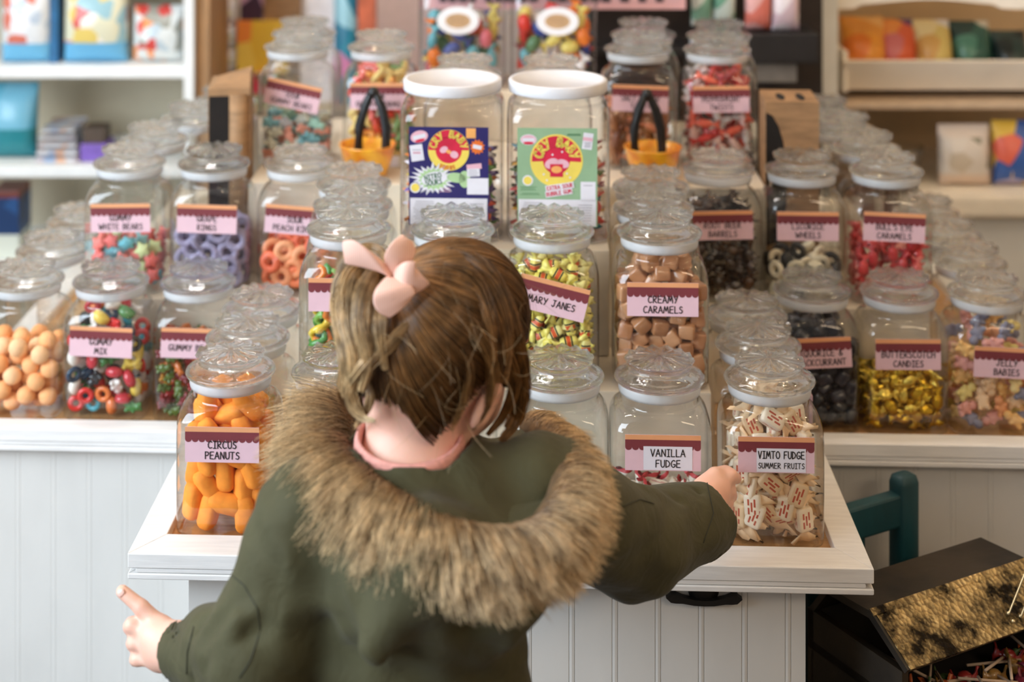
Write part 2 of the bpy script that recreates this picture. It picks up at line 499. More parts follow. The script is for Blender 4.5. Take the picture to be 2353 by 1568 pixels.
for lo, hi in (((RX0 - .08, -.55, .85), (RX0 + .02, -.49, 2.62)), ((RX0 - .08, 1.89, .85), (RX0 + .02, 1.95, 2.62)), ((RX0 - .08, -.49, .85), (RX0 + .04, 1.89, .9)), ((RX0 - .08, -.49, 2.57), (RX0 + .02, 1.89, 2.62)), ((RX0 - .06, .67, .9), (RX0, .73, 2.57))):
    m.box(lo, hi)
struct(m, 'window_1', pm('white_gloss', (232, 233, 230), 0.35, var=0.02))
for i, (x, y) in enumerate(LAMPS):                           # small bare-bulb pendants over the shop floor
    t = thing('pendant_lamp', '%s bare warm bulb hanging from the ceiling above the %s' % (['first', 'second', 'third', 'fourth', 'fifth', 'sixth', 'seventh', 'eighth', 'ninth', 'tenth'][i], ['candy jars', 'teal chair', 'back steps', 'bag shelf', 'snack shelf', 'shop floor', 'child', 'star jars', 'root beer jar', 'green-labelled tub'][i]), 'lamp', (x, y, 2.33), 0, 'bare bulb pendants')
    q = MB(); q.tube([(0, 0, .1), (0, 0, .42)], .003, 6); q.link('cord', pm('black_iron', (20, 19, 18), 0.45, var=0.1), t)
    q = MB(); q.lathe([(.014, .055), (.016, .06), (.016, .1), (.006, .108)], 14); q.link('socket', pm('brass', (150, 110, 50), 0.3, 0.9), t)
    q = MB(); q.lathe([(.002, -.036), (.018, -.03), (.029, -.012), (.03, .006), (.02, .035), (.012, .055)], 16)
    em = NT('bulb_glass') if 'bulb_glass' not in MATS else None
    if em:
        em.bsdf.inputs['Emission Color'].default_value = (1, .72, .42, 1); em.bsdf.inputs['Emission Strength'].default_value = 60; em.bsdf.inputs['Base Color'].default_value = (1, .8, .5, 1); MATS['bulb_glass'] = em.m
    q.link('bulb', MATS['bulb_glass'], t)

q = MB(); q.box((-1.22, 2.78, 2.705), (-.18, 3.22, 2.75)); q.box((-1.2, 2.8, 2.7005), (-.2, 3.2, 2.7049), 1)  # housing made up for the added fill at the back
tag(q.link('added_fill_panel', [MATS['white_gloss'], pm('fill_panel_diffuser', (240, 240, 236), .6, var=.01)]), 'flat white panel added on the ceiling for fill light above the upper step', 'ceiling light')

# ================================================================ the stepped display stand
ZT = 0.537                      # tray floor
Z2, Z3, Z4 = ZT + .148, ZT + .296, ZT + .385
white = pm('white_painted_wood', (214, 212, 207), 0.45, var=0.02, scale=14, stretch=(1, 1, .4), bump=0.05, bscale=60)
edgew = pm('white_worn_wood', (232, 230, 227), 0.45, var=0.03, scale=24, stretch=(.6, 6, 6), bump=0.10, bscale=40)
raw = pm('raw_pine', (206, 160, 108), 0.6, var=0.1, scale=20, stretch=(1, 8, 1))
iron = MATS['black_iron']
stand = thing('display_stand', 'white beadboard display stand with mitred tray rims holding the candy jars', 'display stand', F(0, 0, 0), -TH)


def prism(mb, poly, z0, z1, mi=0):
    n = len(poly)
    mb.add([(a, b, z0) for a, b in poly] + [(a, b, z1) for a, b in poly], [tuple(reversed(range(n))), tuple(range(n, 2 * n))] + [(i, (i + 1) % n, n + (i + 1) % n, n + i) for i in range(n)], mi, False)


def beadboard(mb, u0, u1, v, z0, z1, step=.0525, depth=.02, g=1.0):
    """A tongue-and-groove panel facing -v with a double bead at every board."""
    pr = [(u0, v)]
    u = u0 + step
    while u < u1 - .01:
        for du, dv in ((-.0040, 0), (-.0034, .0013), (-.0028, 0), (0, -.0004), (.0028, 0), (.0034, .0013), (.0040, 0)):
            pr.append((u + du, v + dv * g))
        u += step
    pr += [(u1, v), (u1, v + depth), (u0, v + depth)]
    prism(mb, pr, z0, z1)


HW, RI = .448, .411             # front wing half width: outer rim edge, inner rim edge
V0, V1 = -.118, -.066           # front rim: outer, inner
WV0, WV1, WU = .240, .278, .84  # side wings: outer rim, inner rim, half width
BK = 1.10                       # back edge of the stand
m = MB(); prism(m, [(-RI, V1), (RI, V1), (RI, WV1), (WU - .04, WV1), (WU - .04, BK - .04), (-WU + .04, BK - .04), (-WU + .04, WV1), (-RI, WV1)], ZT - .012, ZT)
m.link('tray_top', raw, stand)


def rim(poly, inner):
    """One mitred rim board with a thin bead below its face; its inner face shows raw pine."""
    q = MB(); prism(q, poly, ZT - .0055, ZT + .0125, 0)
    c = [sum(p[i] for p in poly) / len(poly) for i in (0, 1)]
    prism(q, [(p[0] + (c[0] - p[0]) * .02, p[1] + (c[1] - p[1]) * .06) for p in poly], ZT - .0115, ZT - .006, 0)
    prism(q, poly, ZT - .019, ZT - .012, 0)
    o = q.link('rim_board', [edgew, raw], stand)
    md = o.modifiers.new('bevel', 'BEVEL'); md.width = .0012; md.segments = 2
    return o


rim([(-HW, V0), (HW, V0), (RI, V1), (-RI, V1)], 0)
rim([(-HW, V0), (-RI, V1), (-RI, WV1), (-HW, WV0)], 1)
rim([(RI, V1), (HW, V0), (HW, WV0), (RI, WV1)], 1)
rim([(-WU, WV0), (-HW, WV0), (-RI, WV1), (-WU + .04, WV1)], 0)
rim([(HW, WV0), (WU, WV0), (WU - .04, WV1), (RI, WV1)], 0)
rim([(-WU, WV0), (-WU + .04, WV1), (-WU + .04, BK - .04), (-WU, BK)], 1)
rim([(WU - .04, WV1), (WU, WV0), (WU, BK), (WU - .04, BK - .04)], 1)
rim([(-WU, BK), (-WU + .04, BK - .04), (WU - .04, BK - .04), (WU, BK)], 1)
m = MB()                                                     # cabinet under the front wing
m.box((-.383, -.07, .0), (.375, WV0 + .02, ZT - .02)); m.box((-.383, -.0755, ZT - .0345), (.375, -.0695, ZT - .0195))
m.link('front_cabinet', white, stand)
m = MB(); beadboard(m, -.382, .374, -.0765, .03, ZT - .037, depth=.006); dr = m.link('drawer_front', white, stand)
m = MB(); beadboard(m, -WU + .03, -.3835, WV0 + .022, 0, ZT - .02, g=.3); m.link('side_panel', white, stand)
m = MB(); beadboard(m, .3755, .745, WV0 + .022, 0, ZT - .02, g=.45); m.box((.748, WV0 + .020, 0), (WU - .02, WV0 + .05, ZT - .02)); m.link('side_panel', white, stand)
m = MB(); m.box((-WU + .03, WV0 + .05, 0), (WU - .03, BK - .05, ZT - .02)); m.link('base_body', white, stand)
# iron drawer pull
m = MB(); hc = u_at(1617, -.082); hz = EYE - (1374 - HY) / FPX * 1.955
m.lathe([(.004, 0), (.019, .002), (.019, .004), (.012, .007), (.004, .008)], 20)
vs = [Matrix.Rotation(PI / 2, 4, 'X') @ Vector(q) for q in m.v]; m.v = [(q[0] + hc, q[1] - .0765, q[2] + hz + .0085) for q in vs]
m.box((hc - .018, -.0815, hz + .004), (hc + .018, -.0765, hz + .0135))
bar = [(-.046, .0), (-.040, .004), (-.034, .0045), (-.026, .001), (-.012, -.0022), (0, -.003), (.012, -.0022), (.026, .001), (.034, .0045), (.040, .004), (.046, .0)]
lo = [(-.046, .0), (-.040, -.0055), (-.034, -.0062), (-.026, -.0062), (-.012, -.0085), (0, -.009), (.012, -.0085), (.026, -.0062), (.034, -.0062), (.040, -.0055), (.046, .0)]
for k in range(10):
    vs = []
    for yy in (-.088, -.0795):
        vs += [(hc + lo[k][0], yy, hz + lo[k][1]), (hc + lo[k + 1][0], yy, hz + lo[k + 1][1]), (hc + bar[k + 1][0], yy, hz + bar[k + 1][1] + .0005), (hc + bar[k][0], yy, hz + bar[k][1] + .0005)]
    m.add(vs, [(3, 2, 1, 0), (4, 5, 6, 7), (0, 1, 5, 4), (2, 3, 7, 6)], 0, False)
for sx in (-.037, .037):
    m.box((hc + sx - .004, -.082, hz - .005), (hc + sx + .004, -.0765, hz + .004))
tag(m.link('drawer_pull', iron, dr), 'black iron drawer pull')


def step(u0, u1, v0, v1, z0, z1, label):
    q = MB(); q.box((u0, v0, z0 + .0006), (u1, v1, z1 - .0004), bevel=.0025)
    o = q.link('display_step', pm('cream_step', (226, 214, 194), 0.5, var=0.05, scale=16), None, F(0, 0, 0), -TH)
    tag(o, label, 'display step', 'display steps')


step(-.276, .276, .066, .402, ZT, Z2, 'cream wooden step on the front tray under the taffy and caramel jars')
step(-.642, .642, .4078, 1.05, ZT, Z2, 'long cream wooden step across both side wings of the stand')
step(-.145, .149, .190, .5305, Z2, Z3, 'narrow cream step under the two white-lidded plastic tubs')
step(-.416, .414, .532, 1.02, Z2, Z3, 'wide cream upper step under the farthest row of glass jars')
step(-.20, .168, .84, 1.01, Z3, Z4, 'topmost cream step under the oval-labelled tubs')

# ================================================================ candy jars
JHX, JHY = .063, .056
glass = thin_glass('jar_glass', (.985, .99, .985), (.84, .87, .87))
lidglass = solid_glass('lid_glass', 0.28)
plastic = thin_glass('clear_plastic', (0.965, 0.965, 0.975), (0.80, 0.80, 0.84), 1.5, 0.06, 0.10, 9.0)
gasketm = pm('white_gasket', (212, 214, 216), 0.4, var=0.03)
_g = gasketm.node_tree; _t = _g.nodes.new('ShaderNodeBsdfTransparent'); _m = _g.nodes.new('ShaderNodeMixShader'); _m.inputs[0].default_value = .38
_g.links.new(_g.nodes['Principled BSDF'].outputs[0], _m.inputs[1]); _g.links.new(_t.outputs[0], _m.inputs[2]); _g.links.new(_m.outputs[0], _g.nodes['Material Output'].inputs['Surface'])
inkm = pm('black_ink', (26, 22, 24), 0.6, var=0.02)
LABM = [pm('pink_paper', (222, 186, 196), 0.55, var=0.02), pm('orange_paper', (226, 160, 112), 0.55, var=0.03), pm('burgundy_paper', (122, 52, 58), 0.55, var=0.04), pm('white_paper', (224, 222, 232), 0.55, var=0.02)]


def sring(hx, hy, e, z, n=56):
    r = []
    for j in range(n):
        a = 2 * PI * (j + .5) / n; c, s = math.cos(a), math.sin(a)
        r.append((hx * math.copysign(abs(c) ** (2 / e), c), hy * math.copysign(abs(s) ** (2 / e), s), z))
    return r


def jar_body(hx, hy, zs, zn, rn, zt, name):
    q = MB(); R = [sring(hx * .86, hy * .86, 4, .001), sring(hx * .95, hy * .95, 4.5, .0012), sring(hx, hy, 5.5, .006), sring(hx, hy, 6, .03), sring(hx, hy, 6, zs - .004)]
    for k in range(1, 8):
        t = k / 7; s = math.sin(t * PI / 2); w = 1 - math.cos(t * PI / 2)
        R.append(sring(hx + (rn - hx) * w, hy + (rn - hy) * w, 6 - 4 * min(1, t * 1.15) if t < .87 else 2, zs + (zn - zs) * s))
    R += [sring(rn, rn, 2, zn + .004), sring(rn * 1.02, rn * 1.02, 2, zt - .004), sring(rn * 1.05, rn * 1.05, 2, zt)]
    q.loft(R, 0, True, (True, False))
    me = q.mesh(name, glass)
    return me


JAR = jar_body(JHX, JHY, .134, .164, .0485, .181, 'glass_body')
q = MB(); q.lathe([(.0480, .1765), (.0512, .176), (.0520, .180), (.0520, .186), (.0508, .1885), (.0480, .1880), (.0480, .1765)], 44, 0, (False, False)); GASKET = q.mesh('gasket', gasketm)
KN = 14


def lid_mod(i, a, r, z):
    if i >= 11:
        k = 1 + .030 * math.cos(KN * a) * (1 if i >= 12 else .5)
        return r * k, z + (.0020 * math.cos(KN * a) if i in (14, 15, 16) else 0)
    return r, z


q = MB()
q.lathe([(.002, .2050), (.020, .2040), (.034, .1985), (.043, .1905), (.0505, .1886), (.0560, .1900), (.0575, .1930), (.0560, .1962), (.0490, .1985), (.0420, .2030), (.0365, .2075), (.0385, .2098), (.0425, .2122), (.0438, .2148), (.0415, .2172), (.030, .2180), (.016, .2195), (.003, .2200)], 56, 0, (True, True), mod=lid_mod)
LID = q.mesh('lid', lidglass)


def label_mesh(white_patch=False, w=.093, h=.044):
    q = MB(); q.box((-w / 2, -.0003, -h / 2), (w / 2, .0003, h / 2), 0); y = -.0005
    quad(q, 0, h / 2 - .003, w, .006, y, 1)
    quad(q, 0, h / 2 - .0105, w, .009, y, 2)
    n = 11
    for i in range(n):
        cx = -w / 2 + w * (i + .5) / n; rx = w / n / 2
        q.add([(cx - rx, y, h / 2 - .0149)] + [(cx + rx * math.cos(PI + PI * k / 8), y, h / 2 - .0149 + .0042 * math.sin(PI + PI * k / 8)) for k in range(9)], [tuple(range(10))], 2, False)
    if white_patch:
        quad(q, .006, -.0065, .060, .029, y - .0001, 3)
    return q.mesh('label', LABM)


LABEL, LABELW = label_mesh(), label_mesh(True)

# ---------------------------------------------------------------- sweets: one small mesh per kind
rng = random.Random(11)


def superell(mb, a, b, c, e=2.6, nu=14, nv=9, mi=0, bend=0.0, waist=0.0, jit=0.0):
    rings = []
    for i in range(1, nv):
        ph = -PI / 2 + PI * i / nv; cz, cr = math.sin(ph), math.cos(ph)
        z = a * math.copysign(abs(cz) ** (2 / e), cz); rr = abs(cr) ** (2 / e)
        w = 1 - waist * math.exp(-(z / a / .38) ** 2)
        ring = []
        for j in range(nu):
            t = 2 * PI * j / nu; x, y = math.cos(t), math.sin(t)
            ring.append((z, b * w * rr * math.copysign(abs(x) ** (2 / e), x) + bend * (z / a) ** 2 + rng.uniform(-jit, jit), c * w * rr * math.copysign(abs(y) ** (2 / e), y) + rng.uniform(-jit, jit)))
        rings.append(ring)
    mb.loft(rings, mi)


def wrapped(L, w, t, tw, e=4, mats=None, name='sweet', fl=.95):
    """A sweet in a paper twist: boxy middle, pinched necks, crumpled fans."""
    q = MB(); superell(q, L / 2, t / 2, w / 2, e, 16, 9, 0, jit=.0003)
    for sx in (-1, 1):
        rings = []
        for k, (d, hw, ht) in enumerate(((-.004, .40, .40), (.0005, .22, .20), (.004, .42, .16), (tw, fl, .12))):
            ring = []
            for j in range(14):
                a = 2 * PI * j / 14; cr = 1 + (.16 * math.cos(5 * a + k * 1.3 + sx) if k > 1 else 0)
                ring.append((sx * (L / 2 + d + (.0018 * math.sin(4 * a) if k == 3 else 0)), t * ht * math.sin(a) + (.0016 * math.cos(3 * a) if k > 1 else 0), w * hw * .8 * math.cos(a) * cr))
            rings.append(ring[::-1] if sx > 0 else ring)
        q.loft(rings, 0, True, (False, True))
    return q.mesh(name, mats)


def ring_sweet(R, r, mat, name):
    q = MB(); rings = []
    for i in range(20):
        a = 2 * PI * i / 20
        rings.append([((R + r * math.cos(b)) * math.cos(a), r * .8 * math.sin(b), (R + r * math.cos(b)) * math.sin(a)) for b in [2 * PI * k / 9 for k in range(9)]])
    rings.append(rings[0]); q.loft(rings, 0, True, (False, False))
    return q.mesh(name, mat)


def blob_mesh(name, parts, h, mat, k=.004):
    def fn(X):
        d = ell(X, *parts[0])
        for p in parts[1:]:
            d = smin(d, ell(X, *p), k)
        return d
    R = max(max(abs(c) + r for c, r in zip(*p)) for p in parts) + 2 * h
    return net_mesh(name, fn, (-R,) * 3, (R,) * 3, h, mat)


def bear(name, mat, ears=True, s=1.0):
    pts = [((0, 0, -.002), (.0062, .005, .0075)), ((0, -.0008, .0085), (.005, .0045, .005)), ((-.0052, -.002, .002), (.0023, .003, .0023)), ((.0052, -.002, .002), (.0023, .003, .0023)), ((-.004, -.0025, -.008), (.0027, .0034, .003)), ((.004, -.0025, -.008), (.0027, .0034, .003))]
    if ears:
        pts += [((-.0038, 0, .0128), (.0018, .0016, .0018)), ((.0038, 0, .0128), (.0018, .0016, .0018))]
    return blob_mesh(name, [(tuple(c * s for c in a), tuple(c * s for c in b)) for a, b in pts], .0011 * s, mat, .002 * s)


def star(name, mat, R=.014):
    q = MB(); rings = []
    for z, k in ((-.005, .8), (-.0035, 1), (.0035, 1), (.005, .8)):
        rings.append([((R if j % 2 == 0 else R * .58) * k * math.cos(PI * j / 5), z, (R if j % 2 == 0 else R * .58) * k * math.sin(PI * j / 5)) for j in range(10)])
    q.loft(rings); return q.mesh(name, mat)


def worm(name, mat, L=.05, r=.0045):
    q = MB(); q.tube([(L * (i / 10 - .5), .004 * math.sin(i * 1.1), .008 * math.sin(i * .8)) for i in range(11)], [r * (.6 if i in (0, 10) else 1 + .12 * (-1) ** i) for i in range(11)], 8)
    return q.mesh(name, mat)


def se_mesh(name, mat, a, b, c, e=2.3, **kw):
    q = MB(); superell(q, a, b, c, e, **kw); return q.mesh(name, mat)


gummy = dict(rough=0.25, sss=0.0, coat=0.3)
KIND = {}


def kind(key, meshes, cat, label, r, rx=None, flat=0.5):
    KIND[key] = dict(meshes=meshes, cat=cat, label=label, r=r, rx=rx or r, flat=flat)


kind('marshmallow_peanut', [se_mesh('marshmallow_peanut', pm('orange_marshmallow', (250, 152, 48), 0.75, var=0.06, scale=60, bump=0.15, sss=0.25), .0238, .0136, .0128, 3.0, waist=.10, bend=b, jit=.0003) for b in (.0015, -.001, .0)], 'candy', 'peanut-shaped orange marshmallow in the jar at the stand corner', .0146, .019, .35)
kind('wrapped_fudge', [wrapped(.030, .0215, .0165, .0125, 6, palette_mat('fudge_paper', [(240, 222, 196), (230, 200, 160), (246, 232, 210)], 0.45, stripes=[((240, 206, 164), -1, .22, 0), ((240, 206, 164), .78, 2, 0)] + [((188, 84, 58), lo_, lo_ + .055, ax_, x0_, x1_, 0) for ax_ in (1, 2) for lo_, x0_, x1_ in ((.40, .34, .47), (.40, .52, .66), (.49, .40, .60), (.58, .33, .50), (.58, .56, .66))]), 'wrapped_fudge', 1.15)], 'candy', 'white and red paper twist of fudge in the jar the child touches', .0124, .0185, .5)
kind('vanilla_fudge', [wrapped(.026, .018, .014, .012, 5, palette_mat('vanilla_paper', [(234, 226, 210), (240, 234, 220)], 0.45, stripes=[((178, 44, 50), lo_, lo_ + .07, ax_, x0_, x1_, 0) for ax_ in (1, 2) for lo_, x0_, x1_ in ((.38, .34, .66), (.52, .3, .45), (.52, .55, .7))] + [((190, 60, 64), -1, .12, 0), ((190, 60, 64), .88, 2, 0)]), 'vanilla_fudge')], 'candy', 'red printed twist of fudge low in the nearly empty vanilla jar', .0118, .0165, .5)
kind('peanut_butter_taffy', [wrapped(.024, .014, .012, .013, 4, palette_mat('taffy_paper', [(234, 222, 118), (226, 212, 96), (240, 232, 150)], 0.4, stripes=[((40, 34, 30), .40, .44, 0), ((214, 84, 36), .45, .55, 0), ((40, 34, 30), .56, .60, 0)]), 'peanut_butter_taffy')], 'candy', 'yellow wrapped taffy with red and black band beside the child', .0112, .015, .5)
kind('caramel_cube', [se_mesh('caramel_cube', palette_mat('caramel', [(176, 122, 82), (188, 136, 96), (164, 110, 72)], 0.3, coat=0.5), .0108, .0098, .0098, 7, jit=.0004)], 'candy', 'tan caramel cube in clear wrap in the tall jar of caramels', .0112, .0125, .6)
kind('gummy_worm', [worm('gummy_worm', palette_mat('worm_gummy', [(70, 140, 60), (220, 190, 60), (196, 50, 44), (232, 130, 50), (120, 170, 80)], **gummy))], 'candy', 'colourful gummy worm in the jar behind the ponytail', .011, .02, .4)
kind('fizzy_ball', [se_mesh('fizzy_ball', palette_mat('fizzy_orange', [(250, 186, 128), (246, 172, 110), (252, 204, 156)], 0.7, sss=.1), .0135, .0135, .0135, 2.1, jit=.0004)], 'candy', 'pale orange sugar ball in the jar at the wing end', .0138)
gm = palette_mat('gummy_mix_colours', [(216, 50, 48), (238, 232, 222), (60, 160, 178), (36, 40, 44), (224, 120, 60), (70, 130, 70), (230, 200, 90), (198, 60, 70), (240, 236, 230), (40, 70, 96)], **gummy)
kind('mixed_gummy', [se_mesh('mixed_gummy', gm, .014, .0095, .008, 2.2, bend=.003), ring_sweet(.0085, .0042, gm, 'mixed_gummy'), se_mesh('mixed_gummy', gm, .012, .012, .007, 2.4), bear('mixed_gummy', gm, True, 1.25)], 'candy', 'assorted gummy piece in the jar of mixed gummies', .0118, .0135, .5)
kind('gummy_bear', [bear('gummy_bear', palette_mat('bear_gummy', [(176, 76, 30), (150, 34, 36), (84, 104, 44), (200, 140, 50), (120, 40, 44), (190, 100, 36)], **gummy), True, .95)], 'candy', 'translucent gummy bear in the jar of bears', .0098, .011, .6)
kind('sour_star', [star('sour_star', palette_mat('sour_star_colours', [(232, 126, 116), (112, 190, 204), (236, 150, 140), (150, 206, 214), (200, 208, 150), (226, 110, 104)], 0.6))], 'candy', 'sugared pink or blue gummy star in the upper jar at the wing', .0122, .0135, .6)
kind('grape_ring', [ring_sweet(.0125, .0056, pm('grape_gummy', (150, 140, 168), 0.6, var=0.12, scale=80), 'grape_ring')], 'candy', 'sugared lilac gummy ring in the upper jar of rings', .0125, .017, .7)
kind('peach_ring', [ring_sweet(.0115, .006, palette_mat('peach_gummy', [(240, 128, 84), (236, 150, 104), (232, 108, 70), (244, 166, 120)], 0.55), 'peach_ring')], 'candy', 'orange sugared gummy ring in the sour peach jar', .0122, .0165, .7)
kind('root_beer_barrel', [wrapped(.02, .016, .016, .009, 2.4, palette_mat('barrel_wrap', [(58, 34, 20), (44, 26, 16), (84, 52, 26), (36, 24, 18)], 0.2, coat=.6), 'root_beer_barrel')], 'candy', 'dark brown wrapped hard candy in the barrel candy jar', .0118, .015, .5)
lm = palette_mat('licorice_colours', [(232, 222, 196), (30, 28, 26), (226, 214, 186), (44, 40, 36), (214, 206, 180)], 0.4)
kind('licorice_wheel', [se_mesh('licorice_wheel', lm, .0125, .0125, .0075, 2.6), ring_sweet(.0095, .005, lm, 'licorice_wheel')], 'candy', 'black or cream licorice piece in the half-full wheel jar', .0122, .014, .5)
kind('red_caramel', [wrapped(.022, .015, .014, .010, 3, palette_mat('red_caramel_wrap', [(206, 52, 52), (214, 98, 92), (190, 36, 44), (228, 150, 136)], 0.3, coat=.4), 'red_caramel')], 'candy', 'red and pink wrapped caramel in the upper caramel jar', .0116, .015, .5)
kind('blackcurrant_licorice', [se_mesh('blackcurrant_licorice', palette_mat('currant', [(26, 26, 36), (34, 32, 46), (22, 20, 28)], 0.3, coat=.3), .0115, .0095, .009, 4)], 'candy', 'near-black licorice piece in the blackcurrant jar', .0108)
kind('gold_butterscotch', [wrapped(.022, .017, .012, .010, 2.5, palette_mat('gold_foil', [(226, 190, 62), (208, 168, 44), (236, 208, 98)], 0.28, metal=0.85, bump=.7), 'gold_butterscotch')], 'candy', 'gold foil butterscotch candy in the half-full jar', .011, .0145, .5)
kind('jelly_baby', [bear('jelly_baby', palette_mat('jelly_colours', [(238, 190, 120), (232, 160, 110), (226, 206, 130), (224, 160, 150), (236, 200, 160), (130, 130, 150), (240, 214, 150)], 0.6), False, 1.35)], 'candy', 'sugar-dusted pastel jelly baby in the end jar', .0128, .0135, .6)
kind('sour_bear', [bear('sour_bear', palette_mat('sour_bear_colours', [(120, 178, 188), (206, 208, 190), (220, 150, 130), (150, 190, 170), (196, 200, 206)], 0.6), True, 1.2)], 'candy', 'pale blue or pastel sour gummy bear on the upper step', .0118, .0125, .6)
kind('sour_worm', [worm('sour_worm', palette_mat('sour_worm_colours', [(214, 70, 50), (228, 150, 70), (120, 150, 90), (232, 120, 110), (226, 196, 120)], 0.55), .045, .0055)], 'candy', 'sugared sour worm in the jar beside the white-lidded tub', .0118, .018, .4)
kind('taffy_roll', [wrapped(.03, .013, .012, .01, 3, palette_mat('taffy_roll_wrap', [(150, 96, 60), (196, 120, 84), (120, 70, 46), (206, 160, 120)], 0.4), 'taffy_roll')], 'candy', 'brown wrapped taffy roll in the jar beside the black tongs', .0122, .016, .5)
kind('peppermint_twist', [wrapped(.026, .012, .011, .012, 3, palette_mat('peppermint_wrap', [(222, 216, 212), (200, 40, 36), (228, 96, 70), (170, 24, 30), (226, 190, 180)], 0.3, coat=.4), 'peppermint_twist')], 'candy', 'red or white wrapped peppermint in the upper jar', .0122, .016, .5)
kind('green_mint', [wrapped(.02, .014, .012, .01, 3, palette_mat('mint_foil', [(24, 104, 74), (40, 130, 92), (200, 210, 204)], 0.25, metal=.5), 'green_mint')], 'candy', 'green foil mint low in the jar right beside the child', .0112, .014, .5)
kind('sour_ball', [wrapped(.023, .022, .022, .011, 2.1, palette_mat('sour_ball_wrap', [(232, 134, 54), (104, 78, 150), (224, 218, 224), (222, 200, 80), (226, 84, 50), (206, 200, 214), (110, 160, 80)], 0.28, coat=.5), 'sour_ball')], 'candy', 'shiny wrapped sour ball in the tub with the navy label', .0135, .018, .5)
kind('bubble_gum_ball', [wrapped(.021, .02, .02, .011, 2.2, palette_mat('gum_wrap', [(190, 70, 60), (222, 206, 200), (60, 130, 140), (206, 150, 60), (150, 60, 90), (214, 170, 150), (90, 110, 60)], 0.28, coat=.5), 'bubble_gum_ball')], 'candy', 'shiny wrapped gum ball in the tub with the green label', .013, .017, .5)
am = palette_mat('assorted_wrap', [(214, 54, 40), (232, 124, 44), (228, 208, 110), (90, 160, 170), (232, 226, 220), (214, 110, 120), (60, 80, 150), (80, 120, 80)], 0.35)
kind('assorted_sweet', [wrapped(.03, .018, .015, .012, 3, am, 'assorted_sweet'), se_mesh('assorted_sweet', am, .018, .013, .012, 2.3)], 'candy', 'bright wrapped sweet in an oval-labelled tub', .0165, .02, .5)


def pack(r, rx, fill, hx, hy, seed, rneck=.046, zs=.138, z0=.0065):
    """Sweets dropped one by one into the lowest free spot of a jar; kept where glass shows them."""
    g = np.random.default_rng(seed); C = np.zeros((0, 3)); out = []
    for _ in range(320):
        xy = np.stack([g.uniform(-(hx - rx), hx - rx, 160), g.uniform(-(hy - r * 1.08), hy - r * 1.08, 160)], 1)
        z = np.full(160, z0 + r)
        if len(C):
            d2 = ((xy[:, None, :] - C[None, :, :2]) ** 2).sum(2); D = (2 * r) ** 2 - d2
            z = np.maximum(z, np.where(D > 0, C[None, :, 2] + np.sqrt(np.maximum(D, 0)) * .88, 0).max(1))
        z = np.where((z + r > zs) & (np.hypot(xy[:, 0], xy[:, 1]) > rneck - r), 9, z)
        i = int(z.argmin())
        if z[i] + r * .6 > fill:
            break
        C = np.vstack([C, [xy[i, 0], xy[i, 1], z[i]]])
    top = C[:, 2].max() if len(C) else 0
    keep = (C[:, 1] < -hy + 3.6 * r) | (np.abs(C[:, 0]) > hx - 2.4 * r) | (C[:, 2] > top - 2.6 * r)
    return C[keep]


PACKS = {}


def fill_jar(key, n_seed, fill, base, rot, hx=.0605, hy=.0535, where=None, group=None, **kw):
    K = KIND[key]; k = (K['r'], K['rx'], round(fill, 3), n_seed % 5, hx)
    if k not in PACKS:
        PACKS[k] = pack(K['r'], K['rx'], fill, hx, hy, n_seed, **kw)
    g = random.Random(n_seed); c, s = math.cos(rot), math.sin(rot); r_ = K['r']
    for x, y, z in PACKS[k]:
        o = bpy.data.objects.new(key, K['meshes'][g.randrange(len(K['meshes']))]); COL.objects.link(o)
        o.location = (base.x + x * c - y * s, base.y + x * s + y * c, base.z + z)
        f = K['flat']
        near = max(0, abs(x) - (hx - 2.2 * K['rx'])) / (1.2 * K['rx'])          # sweets lying against the side glass stand upright along it
        pitch = g.uniform(0, 2 * PI) if near < .05 else PI / 2 + g.uniform(-1, 1) * (1.25 - min(1, near)) * .9
        o.rotation_euler = (g.uniform(-1, 1) * (1 - f) * 1.4, pitch, rot + (g.uniform(-1, 1) * (1 - f) * 1.0 if abs(y) < hy - 2 * r_ else g.uniform(-.25, .25)))
        hs = [max(abs(v_[k]) for v_ in o.bound_box) for k in range(3)]      # keep every end of the sweet inside the glass
        Mx = Matrix.Rotation(-rot, 3, 'Z') @ o.rotation_euler.to_matrix()
        ext = [sum(abs(Mx[a_][k]) * hs[k] for k in range(3)) * .92 for a_ in range(3)]
        x = max(-(hx - ext[0]), min(hx - ext[0], x)) if ext[0] < hx else 0; y = max(-(hy - ext[1]), min(hy - ext[1], y)); z = max(.0045 + ext[2], z)
        o.location = (base.x + x * c - y * s, base.y + x * s + y * c, base.z + z)
        tag(o, where or K['label'], K['cat'], group or K['label'][:60])


def jar(px, v, z, label, lines=None, candy=None, fill=.12, tilt=0.0, patch=False, yaw=0.0, seed=1, dz=0.0, u=None, dx=0.0, side=False):
    uu = u_at(px, v) if u is None else u
    loc = F(uu, v, z); rot = -TH + yaw
    t = thing('candy_jar', label, 'candy jar', loc, rot, 'glass candy jars')
    ob('glass_body', JAR, t); ob('gasket', GASKET, t); ob('lid', LID, t, (0, 0, 0), seed * .7)
    if lines is not None:
        lb = ob('label', LABELW if patch else LABEL, t, (dx, -JHY - .0012, .1205 + dz)); lb.rotation_euler = (0, tilt, 0)
        if side:
            lb.location = (JHX + .0012, 0, .1205); lb.rotation_euler = (0, 0, PI / 2)
        if lines:
            q = MB(); n = len(lines)
            for i, s in enumerate(lines):
                hh = .0088 if i == 0 or not patch else (.0088 if len(s) < 8 else .0066)
                add_text(q, s, .006 if patch else 0, (-.0065 + (n - 1) * .0066 - i * .0132), hh, -.0009, 0, .056 if patch else .078)
            q.link('lettering', inkm, lb)
    if candy:
        fill_jar(candy, seed, fill, loc, rot)
    return t


